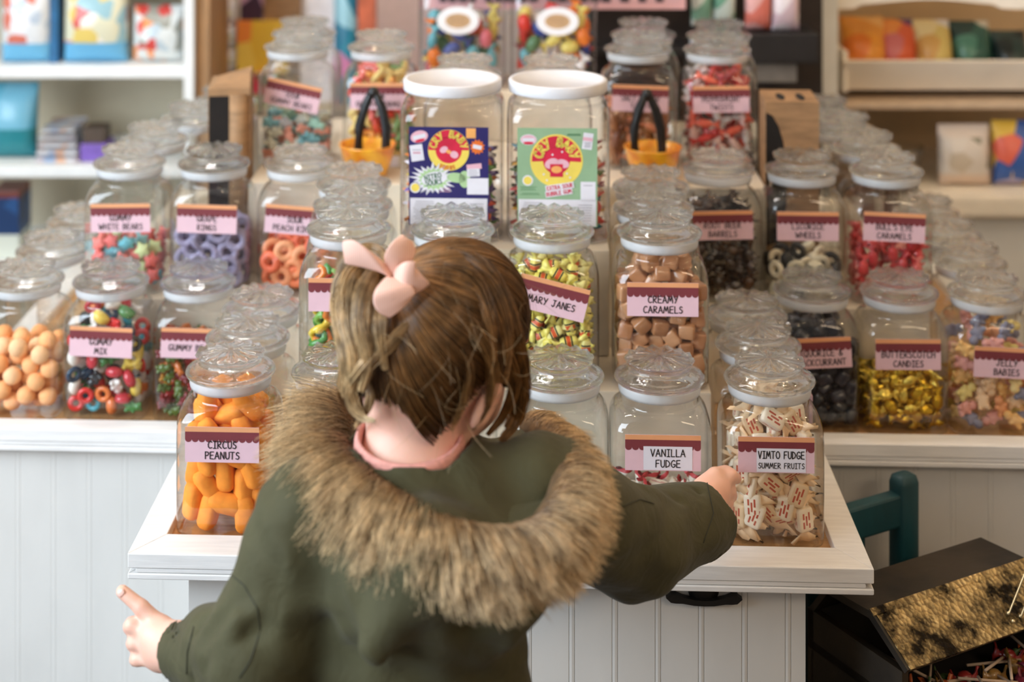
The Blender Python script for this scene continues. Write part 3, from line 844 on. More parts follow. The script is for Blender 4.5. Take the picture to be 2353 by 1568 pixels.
# front row on the tray
jar(530, 0, ZT, 'glass jar full of orange marshmallow peanuts, near corner of the tray', ['CIRCUS', 'PEANUTS'], 'marshmallow_peanut', .172, seed=1)
jar(772, 0, ZT, 'mostly empty glass jar in the front row behind the fur hood', [], None, seed=2)
jar(1030, 0, ZT, 'glass jar in the front row hidden behind the child head', None, None, seed=3)
jar(1285, 0, ZT, 'glass jar with a few green mints, next to the vanilla fudge jar', None, 'green_mint', .055, seed=4)
jar(1515, 0, ZT, 'nearly empty vanilla fudge jar with white patch on its pink label', ['VANILLA', 'FUDGE'], 'vanilla_fudge', .05, patch=True, seed=5)
jar(1768, 0, ZT, 'jar full of wrapped summer fruits fudge that the child touches', ['VIMTO FUDGE', 'SUMMER FRUITS'], 'wrapped_fudge', .176, patch=True, seed=6)
# jars behind them along both sides of the tray
jar(0, .117, ZT, 'glass jar directly behind the orange marshmallow jar', None, None, u=-.343, seed=7)
jar(0, .232, ZT, 'glass jar two places behind the orange marshmallow jar', None, None, u=-.343, seed=8)
jar(0, .120, ZT, 'glass jar directly behind the summer fruits fudge jar', [], None, u=.344, side=True, seed=9)
jar(0, .236, ZT, 'glass jar two places behind the summer fruits fudge jar', None, None, u=.344, seed=10)
# second level over the tray
jar(808, .125, Z2, 'jar of colourful gummy worms beside the pink hair bow', [], 'gummy_worm', .125, u=-.207, seed=11)
jar(1040, .125, Z2, 'nearly empty jar under the navy tub label, behind the child head', None, None, seed=12)
jar(1268, .125, Z2, 'jar of yellow wrapped taffy with a crooked pink label', ['MARY JANES'], 'peanut_butter_taffy', .163, tilt=.235, seed=13)
jar(1515, .125, Z2, 'jar of tan caramel cubes with a straight pink label', ['CREAMY', 'CARAMELS'], 'caramel_cube', .168, seed=14)
jar(0, .2415, Z2, 'glass jar directly behind the gummy worm jar', None, None, u=-.214, seed=15)
jar(0, .3575, Z2, 'glass jar before the yellow tongs bowl, two behind the gummy worm jar', None, None, u=-.226, seed=16)
jar(0, .2415, Z2, 'glass jar directly behind the caramel cube jar', None, None, u=.214, seed=17)
jar(0, .3575, Z2, 'glass jar two places behind the caramel cube jar', None, None, u=.218, seed=18)
# the wings, lower level
jar(60, .350, ZT, 'jar of pale orange sugar balls at the end of the wing', None, 'fizzy_ball', .118, seed=21)
jar(255, .350, ZT, 'jar of mixed gummies with black, white and red pieces', ['GUMMY', 'MIX'], 'mixed_gummy', .170, tilt=.03, seed=22)
jar(456, .350, ZT, 'jar of dark gummy bears beside the orange marshmallow jar', ['GUMMY BEARS'], 'gummy_bear', .118, tilt=.04, yaw=.06, seed=23)
jar(1866, .350, ZT, 'jar of near-black licorice beside the summer fruits fudge jar', ['LIQUORICE &', 'BLACKCURRANT'], 'blackcurrant_licorice', .165, tilt=-.06, seed=24)
jar(2066, .350, ZT, 'jar half full of gold foil butterscotch', ['BUTTERSCOTCH', 'CANDIES'], 'gold_butterscotch', .082, tilt=-.01, seed=25)
jar(2268, .350, ZT, 'jar of pastel jelly babies at the end of the wing', ['JELLY', 'BABIES'], 'jelly_baby', .166, tilt=.04, seed=26, dx=.012, dz=-.01)
# the wings, second level
jar(298, .474, Z2, 'jar of pink and blue gummy stars on the step above the mixed gummies', ['GUMMY', 'WHITE BEARS'], 'sour_star', .088, tilt=-.02, seed=27)
jar(492, .474, Z2, 'jar of lilac gummy rings on the step', ['GRAPE', 'RINGS'], 'grape_ring', .11, tilt=.02, seed=28)
jar(690, .474, Z2, 'jar of orange peach rings beside the gummy worm jar', ['SOUR', 'PEACH RINGS'], 'peach_ring', .088, tilt=.07, seed=29)
jar(1650, .474, Z2, 'jar of dark brown barrel candies behind the caramel cube jar', ['ROOT BEER', 'BARRELS'], 'root_beer_barrel', .15, tilt=-.03, seed=30)
jar(1842, .474, Z2, 'half-empty jar of black and cream licorice wheels', ['LICORICE', 'WHEELS'], 'licorice_wheel', .072, seed=31)
jar(2036, .474, Z2, 'jar of red wrapped caramels on the step above the butterscotch', ["BULL'S EYE", 'CARAMELS'], 'red_caramel', .098, tilt=.04, seed=32)
# columns of jars going back from the wing ends
U1, U2, U3, U4 = u_at(60, .35) - .006, u_at(298, .465), u_at(2268, .352) + .014, u_at(2036, .465)
for (uu, v, z, lab, sd) in ((U1, .50, ZT, 'glass jar behind the pale orange sugar ball jar', 33), (U1, .66, ZT, 'second glass jar behind the pale orange sugar ball jar', 34),
                            (U2, .63, Z2, 'glass jar behind the pink and blue star jar', 36), (U2 + .03, .80, Z2, 'second glass jar behind the pink and blue star jar', 37), (U2 + .06, .95, Z2, 'third glass jar behind the star jar, before the snack shelf', 38),
                            (U3, .50, ZT, 'glass jar behind the pastel jelly baby jar', 39), (U3, .64, ZT, 'second glass jar behind the jelly baby jar', 40), (U3, .78, ZT, 'third glass jar behind the jelly baby jar', 35),
                            (U4, .62, Z2, 'glass jar behind the red caramel jar', 41), (U4 - .01, .76, Z2, 'second glass jar behind the red caramel jar', 42), (U4 - .02, .90, Z2, 'third glass jar behind the red caramel jar, before the bag shelf', 43)):
    jar(0, v, z, lab, None, None, u=uu, seed=sd)
# third level
jar(690, .69, Z3, 'jar of pale sour bears with a crooked label beside the kraft bag', ['SOUR', 'GUMMY BEARS'], 'sour_bear', .085, tilt=.21, seed=44, u=u_at(684, .69))
jar(880, .69, Z3, 'jar of sour worms beside the navy-labelled tub', ['SOUR', 'GUMMY WORMS'], 'sour_worm', .165, seed=45, u=u_at(876, .69))
jar(1068, .462, Z3, 'glass jar hidden behind the navy-labelled tub', None, None, seed=46)
jar(1266, .462, Z3, 'glass jar hidden behind the green-labelled tub', None, None, seed=47)
jar(1468, .69, Z3, 'jar of brown taffy rolls behind the black tongs', ['SALT WATER', 'TAFFY'], 'taffy_roll', .10, tilt=.03, seed=48, u=u_at(1466, .69))
jar(1650, .69, Z3, 'jar of red and white peppermints beside the box with holes', ['PEPPERMINT', 'TWISTS'], 'peppermint_twist', .17, tilt=-.02, seed=49, u=u_at(1648, .69))
jar(0, .83, Z3, 'glass jar behind the pale sour bear jar', None, None, u=u_at(700, .83), seed=50)
jar(0, .84, Z3, 'glass jar behind the brown taffy roll jar', None, None, u=u_at(1478, .84), seed=51)
jar(0, .83, Z3, 'glass jar behind the red and white peppermint jar', None, None, u=u_at(1652, .83), seed=52)

# ---------------------------------------------------------------- big plastic tubs
TW, TD = .0735, .07
TUB = jar_body(TW, TD, .172, .192, .064, .203, 'tub_body'); TUB.materials.clear(); TUB.materials.append(plastic)
q = MB(); q.lathe([(.060, .2035), (.0705, .2035), (.0712, .205), (.0712, .2185), (.070, .220), (.0635, .220), (.062, .2165), (.002, .216)], 48); TUBLID = q.mesh('screw_lid', pm('white_plastic', (216, 216, 220), 0.35, var=0.02))
C_ = [pm('navy_print', (38, 32, 96), 0.5, var=0.05), pm('sage_print', (142, 174, 138), 0.5, var=0.03), pm('yellow_print', (232, 208, 92), 0.5, var=0.04), pm('crimson_print', (206, 34, 66), 0.5, var=0.08), pm('white_print', (222, 220, 228), 0.5, var=0.03), pm('orange_print', (226, 112, 40), 0.5, var=0.05), pm('mint_print', (170, 202, 150), 0.5, var=0.04), pm('pink_print', (226, 176, 190), 0.5, var=0.04), pm('grey_print', (120, 118, 128), 0.5, var=0.05), pm('peach_print', (236, 170, 96), 0.5, var=0.04), pm('dark_green_print', (62, 112, 70), 0.5, var=0.05), inkm]
NAVY, SAGE, YEL, CRIM, WHI, ORA, MINT, PINK, GREY, PEA, DGR, INK = range(12)


def arc_text(mb, s, cx, cz, R, h, y, mi, a0, a1):
    n = len(s)
    for i, ch in enumerate(s):
        if ch != ' ':
            a = a0 + (a1 - a0) * (i + .5) / n
            add_text(mb, ch, cx + R * math.cos(a), cz + R * math.sin(a), h, y, mi, wt=.26, rot=a - PI / 2)


def burst(mb, cx, cz, rx, rz, y, mi, n=26, sp=.35):
    g = random.Random(5); vs = [(cx, y, cz)]
    for j in range(2 * n):
        k = 1 + g.uniform(.1, sp) if j % 2 else .86; a = PI * j / n
        vs.append((cx + rx * k * math.cos(a), y, cz + rz * k * math.sin(a)))
    mb.add(vs, [(0, 1 + j, 1 + (j + 1) % (2 * n)) for j in range(2 * n)], mi, False)


def fine(mb, cx, cz, w, n, dz, y, mi, t=.0007):
    g = random.Random(int(1e5 * abs(cx + cz)))
    for i in range(n):
        quad(mb, cx - w * .04 * g.random(), cz - i * dz, w * g.uniform(.75, 1), t, y, mi)


def tub_label(green):
    q = MB(); w, h = .112, .138; q.box((-w / 2, -.0003, -h / 2), (w / 2, .0003, h / 2), SAGE if green else NAVY)
    y = [-.0005 - .00012 * i for i in range(7)]
    Z = lambda py: h / 2 - py * h; X = lambda px_: -w / 2 + px_ * w
    quad(q, 0, Z(.86), w * .97, h * .27, y[0], WHI); fine(q, X(.2), Z(.76), w * .3, 9, .0030, y[1], GREY); fine(q, X(.85), Z(.78), w * .18, 7, .0036, y[1], GREY)
    if green:
        disc(q, X(.49), Z(.33), .037, .037, y[0], YEL, 40); disc(q, X(.49), Z(.33), .0345, .0345, y[1], CRIM, 30, 0, -.05, PI + .05, .52)
        disc(q, X(.49), Z(.33), .019, .019, y[1], CRIM); disc(q, X(.43), Z(.36), .010, .007, y[2], PINK, 20, .4); disc(q, X(.57), Z(.36), .009, .006, y[2], PINK, 20, -.3)
        quad(q, X(.49), Z(.43), .018, .018, y[3], CRIM); disc(q, X(.49), Z(.42), .0075, .005, y[4], PEA)
        for kx, kz in ((.33, .47), (.37, .53), (.62, .46), (.66, .50), (.44, .27), (.56, .24)):
            disc(q, X(kx), Z(kz), .0014, .0014, y[3], WHI, 10)
        arc_text(q, 'CRY BABY', X(.49), Z(.33), .0265, .0125, y[3], YEL, PI - .12, .12)
        quad(q, X(.53), Z(.595), .040, .0085, y[4], WHI, .16); add_text(q, 'EXTRA SOUR', X(.53), Z(.595), .0052, y[5], CRIM, .037, .2, .16)
        quad(q, X(.52), Z(.655), .038, .0085, y[4], WHI, .16); add_text(q, 'BUBBLE GUM', X(.52), Z(.655), .0052, y[5], CRIM, .035, .2, .16)
        disc(q, X(.13), Z(.535), .0075, .0075, y[0], WHI); disc(q, X(.13), Z(.535), .0058, .0058, y[1], YEL)
        fine(q, X(.14), Z(.60), .024, 3, .0022, y[0], DGR); fine(q, X(.17), Z(.665), .030, 2, .0018, y[0], DGR)
        fine(q, X(.71), Z(.06), .02, 2, .0016, y[0], DGR, .0011)
        quad(q, X(.88), Z(.13), .014, .023, y[0], WHI, -.12); quad(q, X(.88), Z(.11), .0135, .005, y[1], PINK, -.12); fine(q, X(.88), Z(.145), .010, 4, .002, y[1], GREY)
        disc(q, X(.14), Z(.12), .0115, .0075, y[0], WHI); disc(q, X(.14), Z(.12), .0105, .0065, y[1], PINK); quad(q, X(.14), Z(.12), .017, .0045, y[2], WHI); disc(q, X(.14), Z(.155), .007, .002, y[2], CRIM)
        quad(q, X(.885), Z(.64), .021, .027, y[0], WHI); fine(q, X(.885), Z(.58), .014, 1, .002, y[1], GREY)
    else:
        disc(q, X(.50), Z(.235), .029, .029, y[0], YEL, 40); disc(q, X(.50), Z(.235), .0285, .0285, y[1], CRIM, 30, 0, .0, PI, .6); disc(q, X(.50), Z(.235), .0185, .0185, y[1], CRIM)
        disc(q, X(.44), Z(.23), .006, .0045, y[2], PINK, 18, .5); disc(q, X(.57), Z(.28), .006, .005, y[2], PINK, 18, -.4); disc(q, X(.5), Z(.25), .004, .0025, y[3], PEA, 14, -.4)
        arc_text(q, 'CRY BABY', X(.50), Z(.235), .0228, .0095, y[3], YEL, PI - .1, .1); arc_text(q, 'SOURS', X(.5), Z(.235), .0245, .005, y[3], ORA, -PI / 2 - .55, -PI / 2 + .4)
        quad(q, X(.78), Z(.06), .0135, .014, y[0], PEA); burst(q, X(.86), Z(.20), .0095, .0095, y[0], ORA, 12, .2); quad(q, X(.86), Z(.20), .0125, .0055, y[1], WHI, -.2)
        disc(q, X(.13), Z(.10), .0125, .0085, y[0], PINK, 24, .25); quad(q, X(.13), Z(.10), .018, .0055, y[1], WHI, .25); disc(q, X(.14), Z(.14), .007, .0022, y[1], CRIM, 16, .25)
        quad(q, X(.10), Z(.265), .018, .023, y[0], WHI, .15); fine(q, X(.10), Z(.235), .012, 2, .004, y[1], GREY); fine(q, X(.10), Z(.265), .013, 1, .004, y[1], PINK, .003)
        burst(q, X(.30), Z(.535), .0245, .0175, y[0], WHI, 22, .5); burst(q, X(.31), Z(.53), .0205, .0145, y[1], MINT, 18, .15); disc(q, X(.32), Z(.525), .0185, .0095, y[2], WHI, 24, .2)
        add_text(q, 'NITRO', X(.30), Z(.505), .0068, y[3], DGR, .028, .2, .22); add_text(q, 'SOURS', X(.31), Z(.565), .0068, y[3], DGR, .028, .2, .18)
        disc(q, X(.60), Z(.515), .014, .007, y[1], MINT, 20, -.1); disc(q, X(.70), Z(.53), .008, .012, y[1], MINT, 20)
        quad(q, X(.82), Z(.40), .021, .0075, y[2], PINK, .12); quad(q, X(.81), Z(.46), .018, .011, y[2], WHI, .05); fine(q, X(.81), Z(.44), .014, 3, .003, y[3], GREY)
        quad(q, X(.865), Z(.60), .030, .023, y[2], WHI); disc(q, X(.08), Z(.62), .0075, .0075, y[0], WHI); disc(q, X(.08), Z(.62), .0058, .0058, y[1], YEL)
        fine(q, X(.24), Z(.65), .022, 2, .002, y[0], GREY); fine(q, X(.46), Z(.62), .018, 3, .0026, y[0], PINK)
    return q.mesh('label', C_)


def tub(px, v, z, label, lab, candy, fill, seed, scale=1.0):
    loc = F(u_at(px, v), v, z)
    t = thing('candy_tub', label, 'plastic tub', loc, -TH, 'clear plastic candy tubs')
    o = ob('tub_body', TUB, t); ob('screw_lid', TUBLID, t)
    if lab is not None:
        ob('label', lab, t, (-.002, -TD - .0012, .095))
    fill_jar(candy, seed, fill, loc, -TH, TW - .003, TD - .003, rneck=.06, zs=.176)
    return t


tub(1040, .282, Z3, 'clear white-lidded tub with a navy label and wrapped sour balls', tub_label(False), 'sour_ball', .115, 60)
tub(1282, .282, Z3, 'clear white-lidded tub with a green label and wrapped gum', tub_label(True), 'bubble_gum_ball', .12, 61)
OV = MB(); disc(OV, 0, 0, .038, .0255, -.0004, 0, 36); disc(OV, 0, 0, .023, .0135, -.0006, 1, 30); fine(OV, 0, .006, .034, 4, .004, -.0008, 2)
OVAL = OV.mesh('label', [pm('white_paper_oval', (236, 234, 236), .5, var=.02), pm('tan_print', (196, 160, 120), .5, var=.06), pm('brown_print', (150, 110, 76), .5, var=.06)])
for i, px in enumerate((1064, 1272)):
    loc = F(u_at(px, .93), .93, Z4)
    t = thing('candy_tub', ['clear tub of bright sweets with white oval label, above the navy label', 'clear tub of bright sweets with white oval label, above the green label'][i], 'plastic tub', loc, -TH, 'oval-labelled tubs')
    q = MB(); q.loft([sring(.076, .07, 6, .002), sring(.08, .074, 6, .008), sring(.08, .074, 6, .24), sring(.07, .066, 4, .256), sring(.062, .06, 2, .262), sring(.062, .06, 2, .272)], 0, True, (True, False)); q.link('tub_body', plastic, t)
    q = MB(); q.lathe([(.06, .272), (.068, .273), (.068, .292), (.002, .293)], 36); q.link('screw_lid', MATS['white_plastic'], t)
    ob('label', OVAL, t, (-.006 + .012 * i, -.0756, .124))
    fill_jar('assorted_sweet', 62 + i, .145 if i else .125, loc, -TH, .077, .071, rneck=.06, zs=.24, where='bright wrapped sweet in the oval-labelled tub above the %s label' % ['navy', 'green'][i], group='sweets in the oval-labelled tub above the %s label' % ['navy', 'green'][i])

# ---------------------------------------------------------------- tongs in yellow bowls
def bowl(px, v, z, label, lab2, s):
    loc = F(u_at(px, v), v, z)
    o = MB(); o.lathe([(.026, 0), (.031, .002), (.041, .03), (.0455, .049), (.0475, .053), (.0445, .053), (.039, .03), (.029, .006), (.002, .005)], 32)
    tag(o.link('bowl', pm('yellow_orange_plastic', (240, 176, 40), .3, var=.15, scale=30, col2=(228, 120, 30), coat=.4), None, loc, 0), label, 'bowl', 'yellow bowls for the tongs')
    t = thing('tongs', lab2, 'tongs', loc + Vector((s * .006, -.005, .016)), s * -.3, 'black tongs')
    for sx in (-1, 1):
        q = MB(); q.tube([(sx * .017, 0, 0), (sx * .024, .004, .03), (sx * .024, .008, .062), (sx * .015, .01, .095), (sx * .004, .01, .118), (0, .01, .122)], [.006, .0075, .0085, .008, .0065, .005], 10)
        q.link('arm', pm('black_plastic', (22, 23, 26), .35, var=.1), t)
    q = MB(); q.lathe([(.002, .112), (.009, .114), (.0095, .122), (.006, .128), (.002, .129)], 14, c=(0, .01, 0)); q.link('hinge', MATS['black_plastic'], t)


bowl(845, .585, Z3, 'yellow bowl holding tongs beside the navy-labelled tub', 'black tongs standing in the bowl beside the navy-labelled tub', 1)
bowl(1500, .585, Z3, 'yellow bowl holding tongs beside the green-labelled tub', 'black tongs standing in the bowl beside the green-labelled tub', -1)

# ---------------------------------------------------------------- kraft bag and box at the ends of the upper step
kraft = pm('kraft_paper', (152, 116, 80), .7, var=.12, scale=26, stretch=(1, 1, 4), bump=.1)
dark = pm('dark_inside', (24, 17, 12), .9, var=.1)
q = MB(); H_ = .292; q.box((-.05, -.05, 0), (.018, .06, H_), 0)
q.add([(-.0485, -.0512, .08), (-.016, -.0512, .08), (-.012, -.0512, H_ - .012), (-.0485, -.0512, H_ - .012)], [(0, 1, 2, 3)], 1, False)  # opening is a flat patch, its inner shade put into the colour
q.loft([[(-.001 + .015 * math.cos(a), -.05 + .012 * math.sin(a), z) for a in [2 * PI * k / 12 for k in range(12)]] for z in (0, .2, H_ - .01)], 0)
q.loft([[(-.05, -.05, H_), (.018, -.05, H_), (.018, .06, H_), (-.05, .06, H_)], [(-.04, -.04, H_ + .006), (.018, -.02, H_ + .022), (.018, .03, H_ + .022), (-.04, .03, H_ + .006)]], 0, True, (False, True), False)
tag(q.link('kraft_bag', [kraft, dark], None, F(u_at(553, .62), .62, Z2), -TH + .12), 'brown kraft paper bag with a dark opening on the upper step', 'paper bag')
q = MB(); q.box((-.040, -.05, 0), (.045, .05, H_ - .01), 0); z = H_ - .0095
for cx in (-.012, .02):  # holes and front cut-out: flat patches with the shade inside painted dark
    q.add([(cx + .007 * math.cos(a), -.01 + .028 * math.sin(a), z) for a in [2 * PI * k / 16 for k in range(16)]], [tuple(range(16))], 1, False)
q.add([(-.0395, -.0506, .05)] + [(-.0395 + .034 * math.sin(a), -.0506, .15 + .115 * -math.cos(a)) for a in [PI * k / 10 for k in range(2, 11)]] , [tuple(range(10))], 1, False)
tag(q.link('cardboard_box', [kraft, dark], None, F(u_at(1808, .60), .60, Z2), -TH - .03), 'brown cardboard box with two dark holes in its top', 'box')
# ================================================================ shelving and goods behind the display
cream = pm('cream_shelf_paint', (242, 234, 218), 0.5, var=0.04, scale=10)
cool = pm('white_shelf_paint', (238, 240, 238), 0.5, var=0.03, scale=10)
backp = pm('shelf_back', (196, 184, 158), 0.6, var=0.06, scale=5)


def pbox(mb, x0, y0, x1, y1, D, depth, mi=0, bevel=0.0):
    a, b = P(x0, y1, D), P(x1, y0, D)
    mb.box((a.x, D, a.z), (b.x, D + depth, b.z), mi, None, bevel)


def one_box(name, x0, y0, x1, y1, D, depth, mats, label, cat, group=None, bevel=.002, zb=None):
    q = MB(); a, b = P(x0, y1, D), P(x1, y0, D); q.box((a.x, D, a.z if zb is None else zb + .0008), (b.x, D + depth, b.z), 0, None, bevel)
    return tag(q.link(name, mats), label, cat, group)


def bag_mat(name, base, blobs, band=None, scale=26.0, top=None):
    """Printed packaging: coloured cells over a base colour, with plain bands at foot or head."""
    a = NT(name); b = a.bsdf
    tc = a.add('ShaderNodeTexCoord'); vo = a.add('ShaderNodeTexVoronoi'); vo.inputs['Scale'].default_value = scale
    a.link(tc.outputs['Object'], vo.inputs['Vector'])
    sp = a.add('ShaderNodeSeparateColor'); a.link(vo.outputs['Color'], sp.inputs[0])
    rp = a.add('ShaderNodeValToRGB'); rp.color_ramp.interpolation = 'CONSTANT'; el = rp.color_ramp.elements
    cols = [base, base] + list(blobs)
    while len(el) < len(cols):
        el.new(.5)
    for i, c in enumerate(cols):
        el[i].position = i / len(cols); el[i].color = lin(c)
    a.link(sp.outputs[0], rp.inputs[0]); last = rp.outputs[0]
    gz = a.add('ShaderNodeSeparateXYZ'); a.link(tc.outputs['Generated'], gz.inputs[0])
    for spec, op in ((band, 'LESS_THAN'), (top, 'GREATER_THAN')):
        if spec:
            m_ = a.add('ShaderNodeMath', operation=op); m_.inputs[1].default_value = spec[1]; a.link(gz.outputs[2], m_.inputs[0])
            mx = a.add('ShaderNodeMix', data_type='RGBA'); a.link(m_.outputs[0], mx.inputs['Factor']); a.link(last, mx.inputs['A']); mx.inputs['B'].default_value = lin(spec[0]); last = mx.outputs['Result']
    a.link(last, b.inputs['Base Color']); b.inputs['Roughness'].default_value = .3
    return a.m


def pouch(name, x0, y0, x1, y1, D, thick, mat, label, cat='snack bag', group=None, lean=0.06, roll=0.0, zb=None):
    """A sealed bag standing on its foot: bulging middle, flat crimped ends."""
    a, b = P(x0, y1, D), P(x1, y0, D); a.z = a.z if zb is None else zb; w, h = b.x - a.x, b.z - a.z; q = MB(); rings = []
    g = random.Random(int(x0 * 7 + y0))
    for k in range(13):
        t = k / 12; pr = max(.05, math.sin(PI * min(1, max(0, (t - .0) / .93))) ** .55) if t < .93 else .05
        ring = []
        for j in range(24):
            s = 2 * PI * j / 24; cx, sy = math.cos(s), math.sin(s)
            ring.append((w / 2 * math.copysign(abs(cx) ** .6, cx) * (1 - .03 * pr), thick / 2 * pr * math.copysign(abs(sy) ** .9, sy) + lean * t * h + g.uniform(-.002, .002), t * h))
        rings.append(ring)
    q.loft(rings)
    o = q.link(name, mat, None, ((a.x + b.x) / 2, D + thick / 2, a.z + .002)); o.rotation_euler = (0, roll, 0)
    return tag(o, label, cat, group)


# --- left shelf unit
t = thing('shelf_unit', 'white shelf unit with packaged sweets beyond the star jars', 'shelf unit', P(200, 900, 3.6))
DL = 3.6


def part(mb, name, mat, par):
    mb.v = [tuple(Vector(x) - par.location) for x in mb.v]
    return mb.link(name, mat, par)


t.location = (P(100, 0, DL).x, DL, 0)
for y0, y1 in ((155, 180), (383, 408), (610, 636), (-140, -115)):
    q = MB(); pbox(q, -330, y0, 424, y1, DL, .32, 0, .003); part(q, 'shelf', cool, t)
q = MB(); pbox(q, 422, -420, 445, 700, DL - .005, .03, 0, .003); a = P(422, 0, DL); q.box((a.x + .003, DL + .02, 0), (a.x + .018, DL + .33, 1.7)); q.box((a.x, DL - .005, 0), (a.x + .020, DL + .025, .4)); part(q, 'upright', cool, t)
q = MB(); a = P(-330, 0, DL); b = P(424, 0, DL); q.box((a.x, DL + .32, 0), (b.x, DL + .335, 1.7)); part(q, 'back_panel', backp, t)
q = MB(); pbox(q, 451, -420, 481, 900, DL + .02, .30); tag(q.link('wooden_post', pm('tan_wood', (170, 130, 88), .6, var=.1, stretch=(6, 6, 1), scale=8)), 'plain tan wooden post beside the white shelf unit', 'post')
sh = 156; SZ1, SZ2, SZ3, SZ4 = .8335, .6117, .3908, .6295         # shelf and counter heights
bm1 = bag_mat('bag_print_one', (222, 226, 228), [(226, 190, 150), (214, 120, 100), (236, 236, 240), (186, 200, 214)], ((110, 184, 222), .22), 30, ((214, 96, 84), .93))
bm2 = bag_mat('bag_print_two', (220, 218, 190), [(206, 80, 70), (226, 200, 110), (240, 232, 220), (150, 190, 200)], ((104, 178, 218), .24), 26, ((222, 130, 120), .9))
bm3 = bag_mat('bag_print_three', (216, 220, 218), [(236, 150, 90), (206, 70, 64), (180, 196, 204), (150, 150, 140)], None, 34)
pouch('snack_bag', -8, -60, 112, sh - 5, DL + .02, .09, bm1, 'white snack bag with pale blue foot, nearest the frame edge', zb=SZ1)
one_box('snack_box', 113, -70, 133, sh, DL + .05, .16, pm('blue_card', (28, 96, 142), .5, var=.1), 'dark blue box seen edge-on between two snack bags', 'box', zb=SZ1)
pouch('snack_bag', 136, -50, 286, sh - 3, DL + .02, .09, bm2, 'cream snack bag with red and yellow print beside the blue box', zb=SZ1)
pouch('snack_bag', 298, 20, 414, sh - 4, DL + .03, .08, bm3, 'clear bag of mixed sweets beside the shelf upright', zb=SZ1)
pouch('snack_pouch', -30, 200, 76, 384, DL + .05, .07, bag_mat('aqua_pouch', (120, 186, 210), [(90, 170, 196), (150, 204, 220)], ((40, 130, 140), .4), 9), 'aqua blue pouch standing on the middle shelf', lean=.1, zb=SZ2)
for i in range(5):
    one_box('flat_pack', 80 + i * 3, 364 - i * 16, 178 - i * 2, 382 - i * 16, DL + .03 + .004 * i, .14, bag_mat('flat_print_%d' % i, (206, 206, 210), [(190, 180, 186), (216, 170, 140), (150, 170, 200)], None, 40), '%s of the flat packs stacked on the middle shelf' % ['bottom', 'second', 'middle', 'fourth', 'topmost'][i], 'packet', 'flat packs on the middle shelf', .004, zb=SZ2 + .0165 * i)
one_box('snack_box', 184, 332, 246, 379, DL + .04, .08, pm('violet_card', (120, 90, 176), .45, var=.1), 'violet packet beside the stacked flat packs', 'box', None, .004, zb=SZ2)
one_box('snack_box', 190, 296, 240, 330, DL + .05, .07, pm('brown_card', (84, 68, 54), .6, var=.1), 'brown packet lying on the violet packet', 'box', None, .004)
one_box('snack_tin', -20, 440, 44, 604, DL + .05, .10, bag_mat('navy_tin', (30, 58, 100), [(40, 80, 130), (20, 40, 80)], ((210, 214, 200), .35), 20, ((120, 60, 50), .9)), 'navy blue tin on the lowest shelf', 'tin', zb=SZ3)

# --- goods between the shelf units
DM = 3.9
q = MB(); pbox(q, 532, 250, 900, 268, DM - .02, .4, 0, .003); a = P(532, 250, DM); b = P(900, 268, DM); q.box((a.x, DM, 0), (b.x, DM + .36, b.z)); tag(q.link('back_counter', backp), 'tan counter behind the kraft bag holding boxed sweets', 'counter')
for i, (y0, y1, col) in enumerate(((172, 250, (206, 212, 216)), (118, 171, (214, 214, 218)), (62, 117, (204, 214, 222)), (6, 61, (208, 206, 214)))):
    q = MB(); a = P(513, y1, DM); h = P(513, y0, DM).z - a.z; r = .0275
    q.lathe([(r * .9, 0), (r, .004), (r, h - .012), (r * .9, h - .010), (r * .92, h - .001), (.002, h)], 24)
    tag(q.link('sweet_tub', bag_mat('tub_print_%d' % i, col, [(180, 190, 204), (196, 200, 170), (214, 170, 130)], None, 44, ((226, 224, 228), .85)), None, (a.x, DM + .05, a.z)), '%s white tub of the column beside the wooden post' % ['lowest', 'second', 'third', 'topmost'][i], 'tub', 'column of white tubs')
one_box('candy_box', 548, 170, 640, 250, DM, .12, bag_mat('floral_card', (150, 180, 120), [(214, 60, 90), (236, 150, 190), (120, 190, 220), (90, 110, 70)], None, 22), 'green, pink and blue packet above the kraft bag', 'box')
one_box('candy_box', 544, 48, 660, 169, DM + .02, .14, bag_mat('yellow_card', (232, 190, 60), [(236, 140, 60), (240, 206, 90), (236, 160, 100)], None, 13), 'yellow and orange box behind the sour bear jar', 'box')
one_box('candy_box', 552, -40, 604, 47, DM + .03, .12, bag_mat('plum_card', (92, 50, 84), [(60, 36, 60), (190, 150, 180)], None, 20), 'plum-coloured box on top of the yellow box', 'box')
one_box('carton', 606, -60, 690, 47, DM + .03, .12, kraft, 'plain kraft carton on top of the yellow box', 'carton')
one_box('display_card', 690, -60, 768, 250, DM + .06, .06, pm('pale_card', (238, 234, 238), .6, var=.04), 'plain pale board behind the upper jar lids', 'board')
q = MB(); a = P(793, 250, DM); q.lathe([(.03, 0), (.031, .005), (.031, .34), (.028, .345), (.002, .346)], 24)
tag(q.link('candy_can', bag_mat('teal_can', (50, 136, 160), [(40, 120, 150), (206, 130, 170), (150, 200, 214)], None, 16), None, (a.x, DM + .06, a.z)), 'tall teal and pink can beside the pink wall board', 'can')
one_box('candy_box', 822, -60, 862, 250, DM + .03, .08, pm('rust_card', (202, 104, 70), .5, var=.12), 'tall rust-orange box beside the teal can', 'box')
one_box('wall_board', 860, -400, 1010, 250, DM + .3, .03, pm('blush_board', (244, 226, 230), .6, var=.03), 'pale pink board on the back wall beside the oval-labelled tub', 'board')

